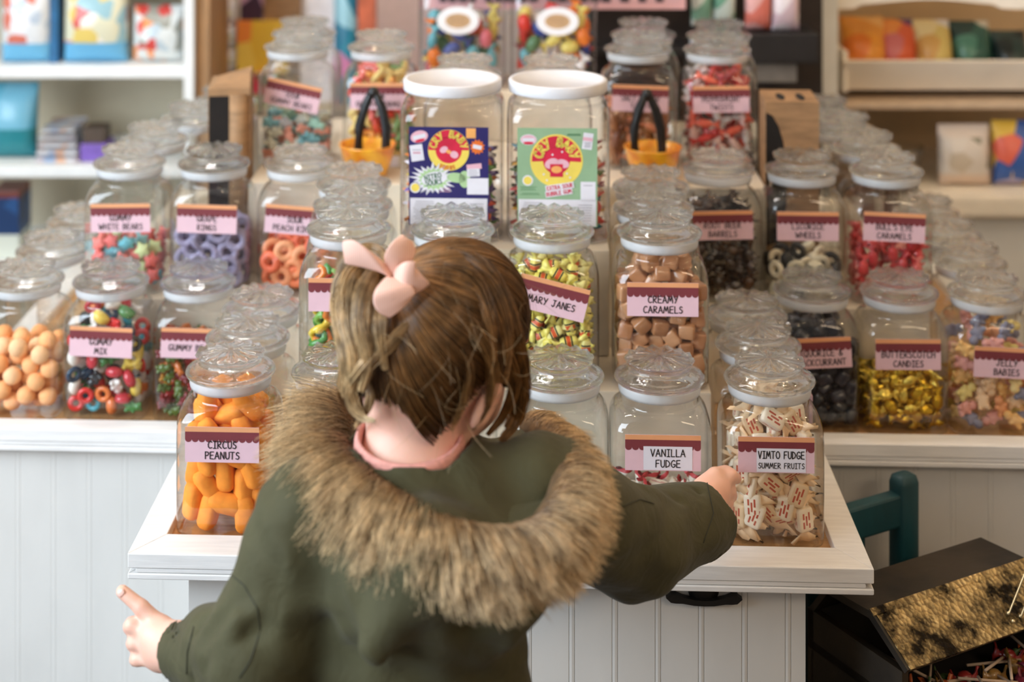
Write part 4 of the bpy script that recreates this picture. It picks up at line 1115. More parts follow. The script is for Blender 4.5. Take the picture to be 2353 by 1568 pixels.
# --- sign board and black rack
DS = 3.12
q = MB(); pbox(q, 985, -120, 1576, 22, DS, .012, 0, .002); pbox(q, 1000, -104, 1562, 6, DS - .001, .002, 1)
a, b = P(1010, -14, DS), P(1552, -14, DS)
q2 = MB(); g = random.Random(3); x = a.x
while x < b.x - .02:
    w_ = g.uniform(.012, .02); quad(q2, x + w_ / 2, EYE - (-6 - HY) / FPX * DS, w_, .018, DS - .0022, 0); x += w_ + (.004 if g.random() < .8 else .018)
t = thing('hanging_sign', 'pink hanging sign board with dark lettering above the oval-labelled tubs', 'sign', (0, 0, 0))
q.link('board', [pm('pink_board', (226, 176, 176), .5, var=.03), pm('pale_pink_face', (216, 170, 172), .5, var=.03)], t); q2.link('lettering', pm('dark_lettering', (52, 40, 42), .6), t)
q = MB()
for xx in (1030, 1530):
    p = P(xx, -118, DS); q.tube([(p.x, DS + .006, p.z - .002), (p.x, DS + .006, RZ)], .0025, 6)
q.link('wire', iron, t)
DR = 3.15
blk = pm('black_rack', (30, 29, 32), .5, var=.1)
t = thing('display_rack', 'black display rack with hanging packets beyond the peppermint jar', 'rack', (P(1700, 0, DR).x, DR, 0))
q = MB(); pbox(q, 1290, -400, 1890, 260, DR + .12, .03); a = P(1290, 260, DR + .12); b = P(1890, 260, DR + .12); q.box((a.x, DR + .12, 0), (b.x, DR + .15, a.z + .01)); part(q, 'back_panel', pm('rack_back_board', (44, 36, 34), .7, var=.1), t)  # plain dark brown board behind the packets
q = MB(); pbox(q, 1690, 78, 1882, 146, DR, .12, 0, .004); part(q, 'bin_front', blk, t)
q = MB(); pbox(q, 1720, 146, 1832, 190, DR + .03, .09, 0, .004); part(q, 'shelf', pm('grey_rack', (128, 124, 120), .5, var=.06), t)
q = MB(); pbox(q, 1300, 110, 1590, 128, DR + .02, .1, 0, .003); part(q, 'shelf', blk, t)
for i, (x0, y0, x1, y1, c, bl, lab) in enumerate(((1592, -70, 1640, 66, (120, 164, 144), [(206, 214, 206), (90, 140, 116)], 'mint green packet hanging on the black rack'), (1642, -74, 1694, 64, (196, 210, 204), [(110, 160, 136), (226, 226, 222)], 'white and green packet hanging beside the mint packet'),
                                                    (1716, -76, 1776, 74, (222, 124, 110), [(236, 180, 176), (206, 96, 84)], 'coral pink packet in the black rack bin'), (1778, -74, 1842, 76, (214, 190, 200), [(236, 226, 230), (206, 150, 160)], 'pale pink packet in the black rack bin'))):
    pouch('snack_packet', x0, y0, x1, y1, DR + .01, .05, bag_mat('rack_print_%d' % i, c, bl, None, 24), lab, lean=.0)

# --- right shelf unit
DQ = 3.35
warmw = pm('warm_white_paint', (246, 238, 224), .5, var=.03, scale=9)
xl, xr = P(1885, 0, DQ).x, P(2640, 0, DQ).x
t = thing('shelf_unit', 'cream shelf unit with scalloped top and slanted bag tray', 'shelf unit', ((xl + xr) / 2, DQ, 0))
q = MB(); pbox(q, 1885, -420, 1926, 246, DQ, .03, 0, .003); q.box((xl, DQ + .01, 0), (xl + .022, DQ + .36, 1.75)); part(q, 'upright', cool, t)
q = MB(); q.box((xl, DQ + .36, 0), (xr, DQ + .375, 1.75)); part(q, 'back_panel', pm('warm_back', (196, 172, 138), .6, var=.05, scale=5), t)
q = MB(); pbox(q, 1928, 236, 2640, 252, DQ - .005, .36, 0, .004); part(q, 'shelf', pm('warm_rail', (206, 184, 158), .5, var=.05), t)
q = MB(); pr = [(P(1926, 0, DQ).x, 1.22)]
for i in range(41):                                           # scalloped valance
    s = i / 40; xx = 1926 + 714 * s; yy = 6 + 7 * math.cos(s * 714 / 105 * PI * .5) + (8 if abs(math.cos(s * 714 / 210 * PI * .5)) > .93 else 0)
    p = P(xx, yy, DQ); pr.append((p.x, p.z))
pr.append((P(2640, 0, DQ).x, 1.22))
n = len(pr); q.add([(x, DQ, z) for x, z in pr] + [(x, DQ + .02, z) for x, z in pr], [tuple(range(n)), tuple(reversed(range(n, 2 * n)))] + [(i, n + i, n + (i + 1) % n, (i + 1) % n) for i in range(n)], 0, False); part(q, 'valance', warmw, t)
q = MB(); a, b = P(1940, 214, DQ), P(2640, 142, DQ)           # slanted bag tray: sloping face, floor and end
q.loft([[(x + dx, DQ + dy, z) for (dx, dy, z) in ((0, .0, b.z), (0, .012, b.z + .002), (.008, .05, a.z + .006), (.008, .035, a.z))] for x in (a.x, b.x)], 0, True, (True, True), False); q.box((a.x + .008, DQ + .035, a.z), (b.x, DQ + .34, a.z + .008)); q.box((a.x, DQ + .01, a.z), (a.x + .01, DQ + .34, b.z + .02)); part(q, 'bag_tray', warmw, t)
q = MB(); pbox(q, 2128, 452, 2700, 500, DQ - .07, .43, 0, .008); a = P(2128, 500, DQ - .07); q.box((a.x + .02, DQ - .04, a.z - .012), (xr, DQ + .36, a.z)); part(q, 'counter_top', cream, t)
q = MB(); q.box((a.x + .04, DQ - .02, 0), (xr, DQ + .36, a.z - .01)); part(q, 'base_panel', cool, t)
for i, (x0, y0, x1, y1, c, bl, lab) in enumerate(((1948, 52, 2050, 142, (238, 160, 60), [(232, 130, 50), (240, 186, 110)], 'orange bag nearest the upright in the slanted tray'), (2030, 58, 2122, 142, (222, 100, 60), [(236, 150, 70), (214, 120, 120), (90, 60, 110)], 'orange and pink bag in the slanted tray'),
                                                    (2118, 60, 2204, 142, (214, 190, 110), [(226, 206, 150), (206, 160, 90), (220, 214, 206)], 'yellow and clear bag in the slanted tray'), (2200, 62, 2296, 142, (50, 92, 78), [(30, 60, 56), (80, 130, 110), (206, 200, 180)], 'dark green bag in the slanted tray'), (2298, 84, 2380, 142, (40, 60, 56), [(24, 36, 36), (120, 116, 90)], 'darkest green bag at the far end of the slanted tray'))):
    pouch('snack_bag', x0, y0, x1, y1 + 40, DQ + .06 + .015 * (i % 2), .09, bag_mat('tray_print_%d' % i, c, bl, None, 20), lab, lean=.25, zb=EYE - (214 - HY) / FPX * DQ + .010)
pouch('snack_pouch', 2166, 296, 2286, 452, DQ - .01, .06, bag_mat('white_pouch', (222, 216, 210), [(226, 222, 218), (206, 196, 180), (130, 130, 110)], ((226, 206, 190), .2), 30, ((230, 220, 214), .8)), 'white pouch with small red band on the cream counter', lean=.08, zb=SZ4)
q = MB(); c_, d_ = P(2196, 344, DQ - .03), P(2248, 326, DQ - .03)
pouch('snack_pouch', 2292, 288, 2400, 454, DQ - .01, .06, bag_mat('blue_pouch', (60, 100, 176), [(232, 196, 80), (226, 110, 90), (190, 180, 210), (40, 80, 160)], None, 18), 'blue and yellow pouch on the cream counter', lean=.08, zb=SZ4)
q = MB(); q.lathe([(.03, 0), (.036, .01), (.05, .06), (.052, .075), (.047, .075), (.028, .008), (.002, .006)], 24)
tag(q.link('glass_dish', glass, None, Vector((P(2080, 452, DQ).x, DQ + .05, SZ4 + .0008))), 'small clear dish on the cream counter beside the white pouch', 'dish')
for i in range(7):
    q = MB(); superell(q, .016, .013, .013, 2.2); pp = Vector((P(2080, 452, DQ).x, DQ, SZ4)) + Vector((.019 * math.cos(i * .9), .05 + .019 * math.sin(i * .9), .022 + .013 * (i % 4)))
    o = q.link('foil_sweet', palette_mat('foil_sweet_colours', [(226, 200, 130), (236, 220, 190), (220, 150, 110)], .3, .5), None, pp); o.rotation_euler = (i, i * .7, 0)
    tag(o, 'pale gold foil sweet in the clear dish', 'candy', 'foil sweets in the clear dish')

# ================================================================ small teal chair and treasure chest beside the stand
teal = pm('teal_chair_paint', (12, 62, 70), .5, var=.2, scale=18, stretch=(1, 1, .3), bump=.08)
bx = P(2077, 1085, 2.21); bx.z = 0; dirv = Vector((-.144, -.08, 0)).normalized(); W_ = .165
ch = thing('small_chair', 'dark teal child-size wooden chair beside the candy stand', 'chair', bx)
perp = Vector((-dirv.y, dirv.x, 0)); perp = perp if perp.y < 0 else -perp


def local_post(u0, v0, w, d, z0, z1, name, top=0.0):
    q = MB(); R = []
    for z, k in ((z0, 1), (z1 - .012, 1), (z1 - .003, .85), (z1, .5)):
        R.append([dirv * (u0 + w * .5 * k * math.copysign(abs(math.cos(a)) ** .5, math.cos(a))) + perp * (v0 + d * .5 * k * math.copysign(abs(math.sin(a)) ** .5, math.sin(a))) + Vector((0, 0, z)) for a in [2 * PI * j / 16 for j in range(16)]])
    q.loft(R); q.link(name, teal, ch)


local_post(0, 0, .036, .03, 0, .534, 'leg'); local_post(W_, 0, .036, .03, 0, .512, 'leg')
local_post(0, .25, .032, .03, 0, .188, 'leg'); local_post(W_, .25, .032, .03, 0, .188, 'leg')


def slab(u0, u1, v0, v1, z0, z1, name):
    q = MB(); c = [dirv * u + perp * v for u, v in ((u0, v0), (u1, v0), (u1, v1), (u0, v1))]
    q.add([x + Vector((0, 0, z0)) for x in c] + [x + Vector((0, 0, z1)) for x in c], [(0, 1, 2, 3), (7, 6, 5, 4), (0, 4, 5, 1), (1, 5, 6, 2), (2, 6, 7, 3), (3, 7, 4, 0)], 0, False)
    o = q.link(name, teal, ch); md = o.modifiers.new('bevel', 'BEVEL'); md.width = .004; md.segments = 2


slab(.012, W_ - .012, -.011, .011, .466, .511, 'top_rail'); slab(.012, W_ - .012, -.009, .009, .30, .325, 'lower_rail')
slab(.074, .091, -.006, .006, .32, .47, 'spindle'); slab(-.022, W_ + .055, .018, .31, .186, .2065, 'seat')
# chest: lid with flat leather top and slanted embossed front, propped over an open body
KC = 1.084                                                   # the chest stands this much farther than first measured
A = Vector((.459, 1.8165, 0)) * KC; e1 = Vector((.2145, .1165, 0)).normalized(); e2 = Vector((e1.y, -e1.x, 0))
Lc = .25 * KC
leather = pm('dark_leather', (40, 32, 22), .5, var=.35, scale=14, col2=(14, 11, 8), bump=.25, bscale=40)
a = NT('embossed_brass'); MATS['embossed_brass'] = a.m
tc = a.add('ShaderNodeTexCoord'); nz = a.add('ShaderNodeTexNoise'); nz.inputs['Scale'].default_value = 17; nz.inputs['Detail'].default_value = 9; nz.inputs['Roughness'].default_value = .68; a.link(tc.outputs['Object'], nz.inputs['Vector'])
rp = a.add('ShaderNodeValToRGB'); rp.color_ramp.elements[0].position = .40; rp.color_ramp.elements[0].color = lin((28, 22, 13)); rp.color_ramp.elements[1].position = .58; rp.color_ramp.elements[1].color = lin((200, 176, 126)); a.link(nz.outputs['Fac'], rp.inputs[0]); a.link(rp.outputs[0], a.bsdf.inputs['Base Color'])
a.bsdf.inputs['Metallic'].default_value = .9; a.bsdf.inputs['Roughness'].default_value = .33
vo = a.add('ShaderNodeTexVoronoi'); vo.inputs['Scale'].default_value = 150; a.link(tc.outputs['Object'], vo.inputs['Vector'])
bn = a.add('ShaderNodeBump'); bn.inputs['Strength'].default_value = .9; bn.inputs['Distance'].default_value = .004; mm = a.add('ShaderNodeMath', operation='ADD'); a.link(nz.outputs['Fac'], mm.inputs[0]); a.link(vo.outputs['Distance'], mm.inputs[1]); a.link(mm.outputs[0], bn.inputs['Height']); a.link(bn.outputs[0], a.bsdf.inputs['Normal'])
brass = a.m
chest = thing('treasure_chest', 'dark leather chest with embossed brass lid standing on the teal chair', 'chest', A)


def chest_prism(poly, s0, s1, name, mats, mi=None, par=None):
    """poly of (across, z) swept along the chest's length; mi gives a material per side."""
    q = MB(); n = len(poly); f = lambda s, c: e1 * s + e2 * (c[0] * KC) + Vector((0, 0, EYE - (EYE - c[1]) * KC))
    q.v = []; vs = [f(s0, c) for c in poly] + [f(s1, c) for c in poly]
    q.add(vs, [tuple(range(n))], 0, False); q.add(vs, [tuple(reversed(range(n, 2 * n)))], 0, False)
    for i in range(n):
        q.add(vs, [(i, n + i, n + (i + 1) % n, (i + 1) % n)], (mi or [0] * n)[i], False)
    return q.link(name, mats, par or chest)


lid_ = chest_prism([(-.075, .545), (.0, .550), (.0587, .512), (.054, .506), (-.002, .541), (-.072, .537), (-.10, .50), (-.106, .504)], 0, Lc, 'lid', [leather])
chest_prism([(.0012, .5505), (.0597, .5125), (.0592, .511), (.0005, .549)], .004, Lc - .004, 'brass_plate', [brass], None, lid_)
chest_prism([(-.001, .5525), (.006, .548), (.0055, .5465), (-.002, .551)], 0, Lc, 'brass_strip', [brass], None, lid_)
q = MB()
for s, c in ((.185, .043), (.199, .049), (.184, .051)):
    p = e1 * s + e2 * (c * KC) + Vector((0, 0, EYE - (EYE - (.5125 + (.0597 - c) * .65 + .0012)) * KC)); superell(q, .0025, .0025, .0025, 2, 10, 7)
    q.v[-80:] = [tuple(Vector(x) + p) for x in q.v[-80:]]
q.link('rivet', pm('bright_stud', (226, 210, 170), .25, .8), lid_)
q = MB(); f = lambda s, c, z: e1 * s + e2 * (c * KC) + Vector((0, 0, EYE - (EYE - z) * KC))


def cbox(s0, s1, c0, c1, z0, z1):
    vs = [f(s, c, z) for z in (z0, z1) for s, c in ((s0, c0), (s1, c0), (s1, c1), (s0, c1))]
    q.add(vs, [(0, 1, 2, 3), (7, 6, 5, 4), (0, 4, 5, 1), (1, 5, 6, 2), (2, 6, 7, 3), (3, 7, 4, 0)], 0, False)


cbox(0, Lc, .155, .165, .308, .470); cbox(0, Lc, -.106, -.096, .308, .505); cbox(0, .01, -.1, .16, .308, .470); cbox(Lc - .01, Lc, -.1, .16, .308, .470); cbox(0, Lc, -.1, .16, .308, .32); cbox(0, .01, -.106, .05, .46, .506); cbox(Lc - .01, Lc, -.106, .05, .46, .506)
q.link('body', leather, chest)
lol = [wrapped(.02, .018, .016, .008, 2.2, palette_mat('lolly_wrap', [(150, 44, 40), (190, 96, 50), (70, 92, 50), (160, 120, 60), (120, 40, 60)], .3, coat=.4), 'lollipop')]
stick = pm('paper_stick', (212, 186, 160), .6, var=.04)
g = random.Random(9)
q = MB(); q.tube([(0, 0, -.05), (0, 0, .036)], .0018, 8); STK = q.mesh('stick', stick)
for i in range(54):
    s, c = g.uniform(.026, Lc - .026), g.uniform(.0, .132); z = EYE - (EYE - .436) * KC + g.uniform(.002, .012)
    rot = (g.uniform(0, 6), g.uniform(0, 6), g.uniform(0, 6)); stick_ok = False
    for _ in range(30 if i % 2 else 0):
        az = g.uniform(0, 2 * PI); dv = Vector((-math.sin(az), math.cos(az), 0)) * .083
        s2, c2 = s + dv.dot(e1), c + dv.dot(e2) / KC
        if .018 < s2 < Lc - .018 and -.07 < c2 < .142:
            rot = (g.uniform(0, .2), g.uniform(-.2, .2), az); stick_ok = True; z += .008; break
    o = ob('lollipop', lol[0], None, A + e1 * s + e2 * (c * KC) + Vector((0, 0, z))); o.rotation_euler = rot
    tag(o, 'wrapped lollipop lying in the open treasure chest', 'lollipop', 'lollipops in the treasure chest')
    if stick_ok:
        k = ob('stick', STK, o); k.rotation_euler = (-PI / 2, 0, 0); k.location = (0, .047, .003)
q = MB(); vs = [f(s, c, .428) for s, c in ((.01, -.096), (Lc - .01, -.096), (Lc - .01, .155), (.01, .155))]; q.add(vs, [(0, 1, 2, 3)], 0, False); q.link('lining', dark, chest)
# ================================================================ the child, seen from behind
skin = NT('skin'); MATS['skin'] = skin.m
_b = skin.bsdf; _b.inputs['Roughness'].default_value = .5
tc = skin.add('ShaderNodeTexCoord'); nz = skin.add('ShaderNodeTexNoise'); nz.inputs['Scale'].default_value = 22; nz.inputs['Detail'].default_value = 4; skin.link(tc.outputs['Object'], nz.inputs['Vector'])
mx = skin.add('ShaderNodeMix', data_type='RGBA'); mx.inputs['A'].default_value = lin((222, 166, 144)); mx.inputs['B'].default_value = lin((238, 198, 178)); skin.link(nz.outputs['Fac'], mx.inputs['Factor']); skin.link(mx.outputs['Result'], _b.inputs['Base Color'])
_b.inputs['Subsurface Weight'].default_value = .35; _b.inputs['Subsurface Radius'].default_value = (1, .35, .2); _b.inputs['Subsurface Scale'].default_value = .006
SK = skin.m
pb = Vector((-.05, 1.57, 0))
person = thing('person', 'child seen from behind in an olive parka, fair hair in a ponytail, touching a jar', 'person', pb)
V3 = lambda *a: np.array(P(*a))

HC = np.array((-.021, 1.640, .914))                            # head centre
fw = np.array((.45, .75, -.48)); fw /= np.linalg.norm(fw)
r0 = np.array((fw[1], -fw[0], 0)); r0 /= np.linalg.norm(r0); u0 = np.cross(r0, fw)
ro = math.radians(20)
rt = r0 * math.cos(ro) - u0 * math.sin(ro); up = np.cross(rt, fw)
HR = np.stack([rt, fw, up])                                   # world -> head (right, forward, up)
HE = np.array((.070, .086, .093))
hw = lambda a, b, c: HC + rt * a + fw * b + up * c            # head coordinates to world

# left hand, pointing; right hand, touching the jar
wl, wr = V3(412, 1490, 1.665), V3(1602, 1172, 1.905)
LH = [[V3(372, 1440, 1.685), V3(325, 1397, 1.692), V3(281, 1360, 1.70)], [V3(352, 1462, 1.684), V3(304, 1437, 1.690), V3(300, 1441, 1.708), V3(330, 1452, 1.716)],
      [V3(352, 1488, 1.682), V3(310, 1476, 1.688), V3(306, 1479, 1.706), V3(334, 1486, 1.712)], [V3(356, 1515, 1.680), V3(316, 1515, 1.686), V3(312, 1516, 1.702), V3(338, 1518, 1.708)]]
LT = [V3(398, 1450, 1.70), V3(360, 1440, 1.726), V3(330, 1432, 1.738)]
RH = [[V3(1655, 1118, 1.945), V3(1680, 1094, 1.958), V3(1692, 1100, 1.9715)], [V3(1650, 1138, 1.945), V3(1676, 1128, 1.957), V3(1682, 1140, 1.971)],
      [V3(1648, 1160, 1.944), V3(1670, 1158, 1.956), V3(1674, 1170, 1.971)], [V3(1644, 1184, 1.942), V3(1660, 1188, 1.955), V3(1662, 1198, 1.969)]]
RT = [V3(1612, 1118, 1.938), V3(1642, 1092, 1.950), V3(1668, 1082, 1.968)]


def hand(X, w, K_, T_, palm, s=1.0):
    d = cap(X, w, palm[0], .0215 * s, .019 * s)
    for p in palm[1:]:
        d = smin(d, cap(X, w, p, .019 * s, .0155 * s), .012)
    for f, r in zip(K_, (.0082, .0084, .008, .0072)):
        e = cap(X, f[0], f[1], r * 1.08, r * .98)
        for k in range(1, len(f) - 1):
            e = smin(e, cap(X, f[k], f[k + 1], r * .97, r * .84), .003)
        d = smin(d, e, .0045)
        root = f[0] + (palm[0] - f[0]) * .5
        d = smin(d, cap(X, root, f[0], .0115 * s, r * 1.1), .006)
    e = cap(X, T_[0], T_[1], .0105, .0088); e = smin(e, cap(X, T_[1], T_[2], .0088, .0068), .003)
    return smin(d, e, .007)


SL, EL = np.array((-.150, 1.570, .768)), np.array((-.196, 1.560, .650))
SR, ER = np.array((.085, 1.615, .765)), np.array((.185, 1.765, .652))


def body_fn(X):
    Q = (X - HC) @ HR.T
    d = ell(Q, (0, 0, 0), HE)
    d = smin(d, ell(Q, (0, .028, -.045), (.056, .058, .056)), .03)            # jaw and cheeks
    d = smin(d, ell(Q, (.033, .058, -.032), (.024, .022, .024)), .02); d = smin(d, ell(Q, (-.033, .058, -.032), (.024, .022, .024)), .02)
    d = smin(d, ell(Q, (0, .090, -.022), (.009, .011, .011)), .012)           # nose
    d = smin(d, ell(Q, (0, .072, -.078), (.018, .016, .012)), .02)            # chin
    for sx in (-1, 1):                                                       # eye sockets, ears
        k = -ell(Q, (sx * .031, .092, .004), (.017, .012, .011)); d = np.maximum(d, k - .004) if False else -smin(-d, -k + 0, .008) if False else d
        ear = ell(Q, (sx * .079, -.004, -.022), (.0075, .016, .026)); bowl_ = ell(Q, (sx * .088, .002, -.02), (.007, .010, .018))
        d = smin(d, -smin(-ear, bowl_, .003), .006)
    nk = cap(X, hw(0, -.008, -.062), np.array((-.050, 1.600, .775)), .039, .048)
    d = smin(d, nk, .02)
    t = cap(X, (-.052, 1.59, .745), (-.05, 1.585, .56), .072, .078, (1.2, .8, 1)); t = smin(t, cap(X, SL, SR, .035, .035), .05); d = smin(d, t, .03)
    d = smin(d, cap(X, (-.05, 1.585, .56), (-.05, 1.58, .48), .068, .068, (1.15, .85, 1)), .03)
    for S_, E_, w_ in ((SL, EL, wl), (SR, ER, wr)):
        a = cap(X, S_, E_, .034, .027); a = smin(a, cap(X, E_, w_, .028, .0205), .012); d = smin(d, a, .025)
    for sx in (-.048, .052):
        l = cap(X, (-.05 + sx, 1.58, .48), (-.05 + sx, 1.585, .27), .044, .038); l = smin(l, cap(X, (-.05 + sx, 1.585, .27), (-.05 + sx, 1.575, .06), .038, .029), .015); l = smin(l, cap(X, (-.05 + sx, 1.57, .032), (-.05 + sx, 1.66, .022), .026, .018), .015); d = smin(d, l, .02)
    d = smin(d, hand(X, wl, LH, LT, [V3(362, 1462, 1.682), V3(366, 1488, 1.680), V3(372, 1508, 1.678)]), .01)
    d = smin(d, hand(X, wr, RH, RT, [V3(1642, 1130, 1.942), V3(1640, 1155, 1.942), V3(1632, 1178, 1.940)]), .01)
    return d


body = ob('body', net_mesh('body', body_fn, (-.42, 1.42, .0), (.36, 2.02, 1.05), .0026, SK, pb), person)
for sx in (-1, 1):                                             # the face looks away from the camera
    q = MB(); q.lathe([(.002, -.0085), (.006, -.006), (.0085, 0), (.006, .006), (.002, .0085)], 16, 0)
    o = q.link('eye', pm('eye_white', (228, 224, 220), .2, var=.02), person); o.location = Vector(hw(sx * .031, .0706, .002)) - pb
    q = MB(); q.lathe([(.002, -.002), (.0045, -.001), (.0045, .001), (.002, .002)], 14, 0); q.link('iris', pm('iris_blue', (70, 96, 120), .2), o, (0, 0, 0)).location = Vector(fw * .0078)
q = MB(); superell(q, .011, .0035, .0035, 2.2, 14, 9); o = q.link('lips', pm('lips', (206, 112, 108), .4, var=.05), person); o.location = Vector(hw(0, .0850, -.052)) - pb; o.rotation_euler = Matrix([rt, fw, up]).transposed().to_euler()

# nails on the pointing finger
q = MB(); superell(q, .0045, .0036, .0012, 2.4, 12, 7); o = q.link('nail', pm('nail', (240, 196, 182), .25, var=.03), person); tip = LH[0][2] + np.array((.0, -.0066, .0018)); o.location = Vector(tip) - pb; o.rotation_euler = (1.25, -.7, 0)

# ---------------------------------------------------------------- clothes
ol = NT('olive_cotton'); MATS['olive_cotton'] = ol.m
tc = ol.add('ShaderNodeTexCoord'); nz = ol.add('ShaderNodeTexNoise'); nz.inputs['Scale'].default_value = 14; nz.inputs['Detail'].default_value = 6; ol.link(tc.outputs['Object'], nz.inputs['Vector'])
mx = ol.add('ShaderNodeMix', data_type='RGBA'); mx.inputs['A'].default_value = lin((54, 52, 32)); mx.inputs['B'].default_value = lin((82, 79, 53)); ol.link(nz.outputs['Fac'], mx.inputs['Factor']); ol.link(mx.outputs['Result'], ol.bsdf.inputs['Base Color'])
ol.bsdf.inputs['Roughness'].default_value = .75; ol.bsdf.inputs['Specular IOR Level'].default_value = .25; ol.bsdf.inputs['Sheen Weight'].default_value = .06; ol.bsdf.inputs['Sheen Roughness'].default_value = .5
n2 = ol.add('ShaderNodeTexNoise'); n2.inputs['Scale'].default_value = 900; n2.inputs['Detail'].default_value = 2; ol.link(tc.outputs['Object'], n2.inputs['Vector'])
n3 = ol.add('ShaderNodeTexNoise'); n3.inputs['Scale'].default_value = 32; n3.inputs['Detail'].default_value = 3; n3.inputs['Distortion'].default_value = 1.2; ol.link(tc.outputs['Object'], n3.inputs['Vector'])
b1 = ol.add('ShaderNodeBump'); b1.inputs['Strength'].default_value = .12; b1.inputs['Distance'].default_value = .001; ol.link(n2.outputs['Fac'], b1.inputs['Height'])
b2 = ol.add('ShaderNodeBump'); b2.inputs['Strength'].default_value = .35; b2.inputs['Distance'].default_value = .006; ol.link(n3.outputs['Fac'], b2.inputs['Height']); ol.link(b1.outputs[0], b2.inputs['Normal']); ol.link(b2.outputs[0], ol.bsdf.inputs['Normal'])
OLV = ol.m

CL = V3(438, 1500, 1.662); CRR = V3(1622, 1190, 1.895)          # cuffs
_fold = []                                                     # (a, b, width, height): valleys > 0, ridges < 0
for (a, b, w_, h_) in (((690, 1230, 1.50), (738, 1360, 1.49), .015, .013), ((738, 1360, 1.49), (680, 1600, 1.48), .015, .013), ((765, 1400, 1.485), (835, 1600, 1.475), .013, .012), ((660, 1240, 1.50), (640, 1560, 1.49), .012, -.005), ((755, 1500, 1.48), (765, 1600, 1.48), .010, -.005), ((905, 1480, 1.475), (960, 1600, 1.475), .014, .006),
                       ((960, 1440, 1.46), (930, 1600, 1.46), .018, .004), ((1090, 1440, 1.47), (1180, 1600, 1.48), .016, .006), ((1180, 1430, 1.49), (1160, 1600, 1.49), .012, -.004),
                       ((640, 1230, 1.50), (610, 1420, 1.49), .012, .005), ((600, 1260, 1.50), (640, 1400, 1.49), .009, -.004), ((560, 1380, 1.52), (470, 1470, 1.55), .010, .005), ((600, 1440, 1.51), (480, 1530, 1.54), .011, .005), ((540, 1420, 1.52), (520, 1560, 1.53), .010, -.005), ((470, 1420, 1.58), (455, 1560, 1.58), .008, .005), ((435, 1430, 1.60), (425, 1560, 1.60), .006, -.003), ((500, 1360, 1.55), (420, 1440, 1.60), .008, .004),
                       ((1440, 1150, 1.72), (1560, 1250, 1.80), .010, .006), ((1480, 1120, 1.74), (1610, 1210, 1.84), .008, -.003), ((1540, 1110, 1.78), (1590, 1260, 1.84), .008, .005), ((1600, 1105, 1.85), (1625, 1250, 1.86), .006, .004), ((1430, 1250, 1.70), (1540, 1290, 1.78), .009, .004)):
    _fold.append((V3(*a), V3(*b), w_, h_))


def coat_fn(X):
    d = cap(X, (-.046, 1.585, .735), (-.042, 1.578, .40), .098, .130, (1.0, .80, 1.0))
    d = smin(d, cap(X, (-.140, 1.575, .768), (.068, 1.605, .768), .052, .054), .05)
    d = smin(d, ell(X, (-.02, 1.505, .735), (.105, .045, .06)), .05)           # hood lying on the back
    d = smin(d, cap(X, V3(985, 1300, 1.485), V3(866, 1486, 1.466), .058, .018), .018)   # the hood's hanging point
    a = cap(X, SL, EL, .054, .054); a = smin(a, cap(X, EL, CL + (CL - EL) * -.02, .053, .037), .02)
    d = smin(d, a, .022)
    b = cap(X, SR, ER, .062, .055); b = smin(b, cap(X, ER, CRR, .054, .043), .02)
    d = smin(d, b, .03)
    n1 = (wl - CL); n1 = (CL - EL) / np.linalg.norm(CL - EL); n2_ = (CRR - ER) / np.linalg.norm(CRR - ER) + np.array((0, .1, .42)); n2_ /= np.linalg.norm(n2_)
    for c_, n_, r_ in ((CL, n1, .12), (CRR, n2_, .12)):                       # flat cuff ends, hollow inside
        near = np.linalg.norm(X - c_, axis=1) < r_
        d = np.where(near, np.maximum(d, (X - c_) @ n_), d)
        d = np.where(near, np.maximum(d, -cap(X, c_ - n_ * .03, c_ + n_ * .05, .033, .034)), d)
    d = np.maximum(d, .375 - X[:, 2])                                         # hem
    d = np.maximum(d, -cap(X, (-.053, 1.60, .79), (-.053, 1.62, .95), .056, .075))  # neck opening
    for (p, q_, w_, h_) in _fold:
        k = cap(X, p, q_, 0, 0); d = d + 1.35 * h_ * np.exp(-(k / w_) ** 2)
    d = d + .0022 * np.sin(X[:, 0] * 70 + 2.2 * np.sin(X[:, 2] * 40)) * np.cos(X[:, 2] * 55 + 2 * np.sin(X[:, 0] * 33))
    return d


parka = ob('parka', net_mesh('parka', coat_fn, (-.36, 1.40, .36), (.38, 1.96, .86), .0034, OLV, pb), person)


def on_coat(p, push=0.0012):
    """Move a point along the view line onto the coat's near surface."""
    eye = np.array((0, 0, EYE)); dv = (p - eye); dv /= np.linalg.norm(dv); t = np.linalg.norm(p - eye) - .16
    for _ in range(60):
        X = eye + dv * t; s = float(coat_fn(X[None])[0])
        if s < .0004:
            break
        t += max(s * .7, .0006)
        if t > 2.2:
            return None
    return Vector(eye + dv * (t - push))


def seam(pts, name='seam', r=.0005, mat=None):
    q = MB(); P_ = []
    for a, b in zip(pts[:-1], pts[1:]):
        for k in range(6):
            w_ = on_coat(V3(a[0] + (b[0] - a[0]) * k / 6, a[1] + (b[1] - a[1]) * k / 6, 1.6), .0003)
            if w_ is not None and (not P_ or (w_ - pb - P_[-1]).length < .03):
                P_.append(w_ - pb)
    if len(P_) < 3:
        return
    q.tube(P_, r, 6); return q.link(name, mat or pm('olive_seam', (40, 42, 29), .7, var=.1), parka)


seam([(520, 1312), (560, 1345), (592, 1400), (598, 1450), (575, 1520), (545, 1566)])
seam([(864, 1510), (882, 1440), (900, 1370)])
seam([(445, 1440), (430, 1500), (428, 1560)]); seam([(1625, 1110), (1640, 1180), (1612, 1262)], r=.0006); seam([(1430, 1165), (1470, 1148), (1510, 1160)])
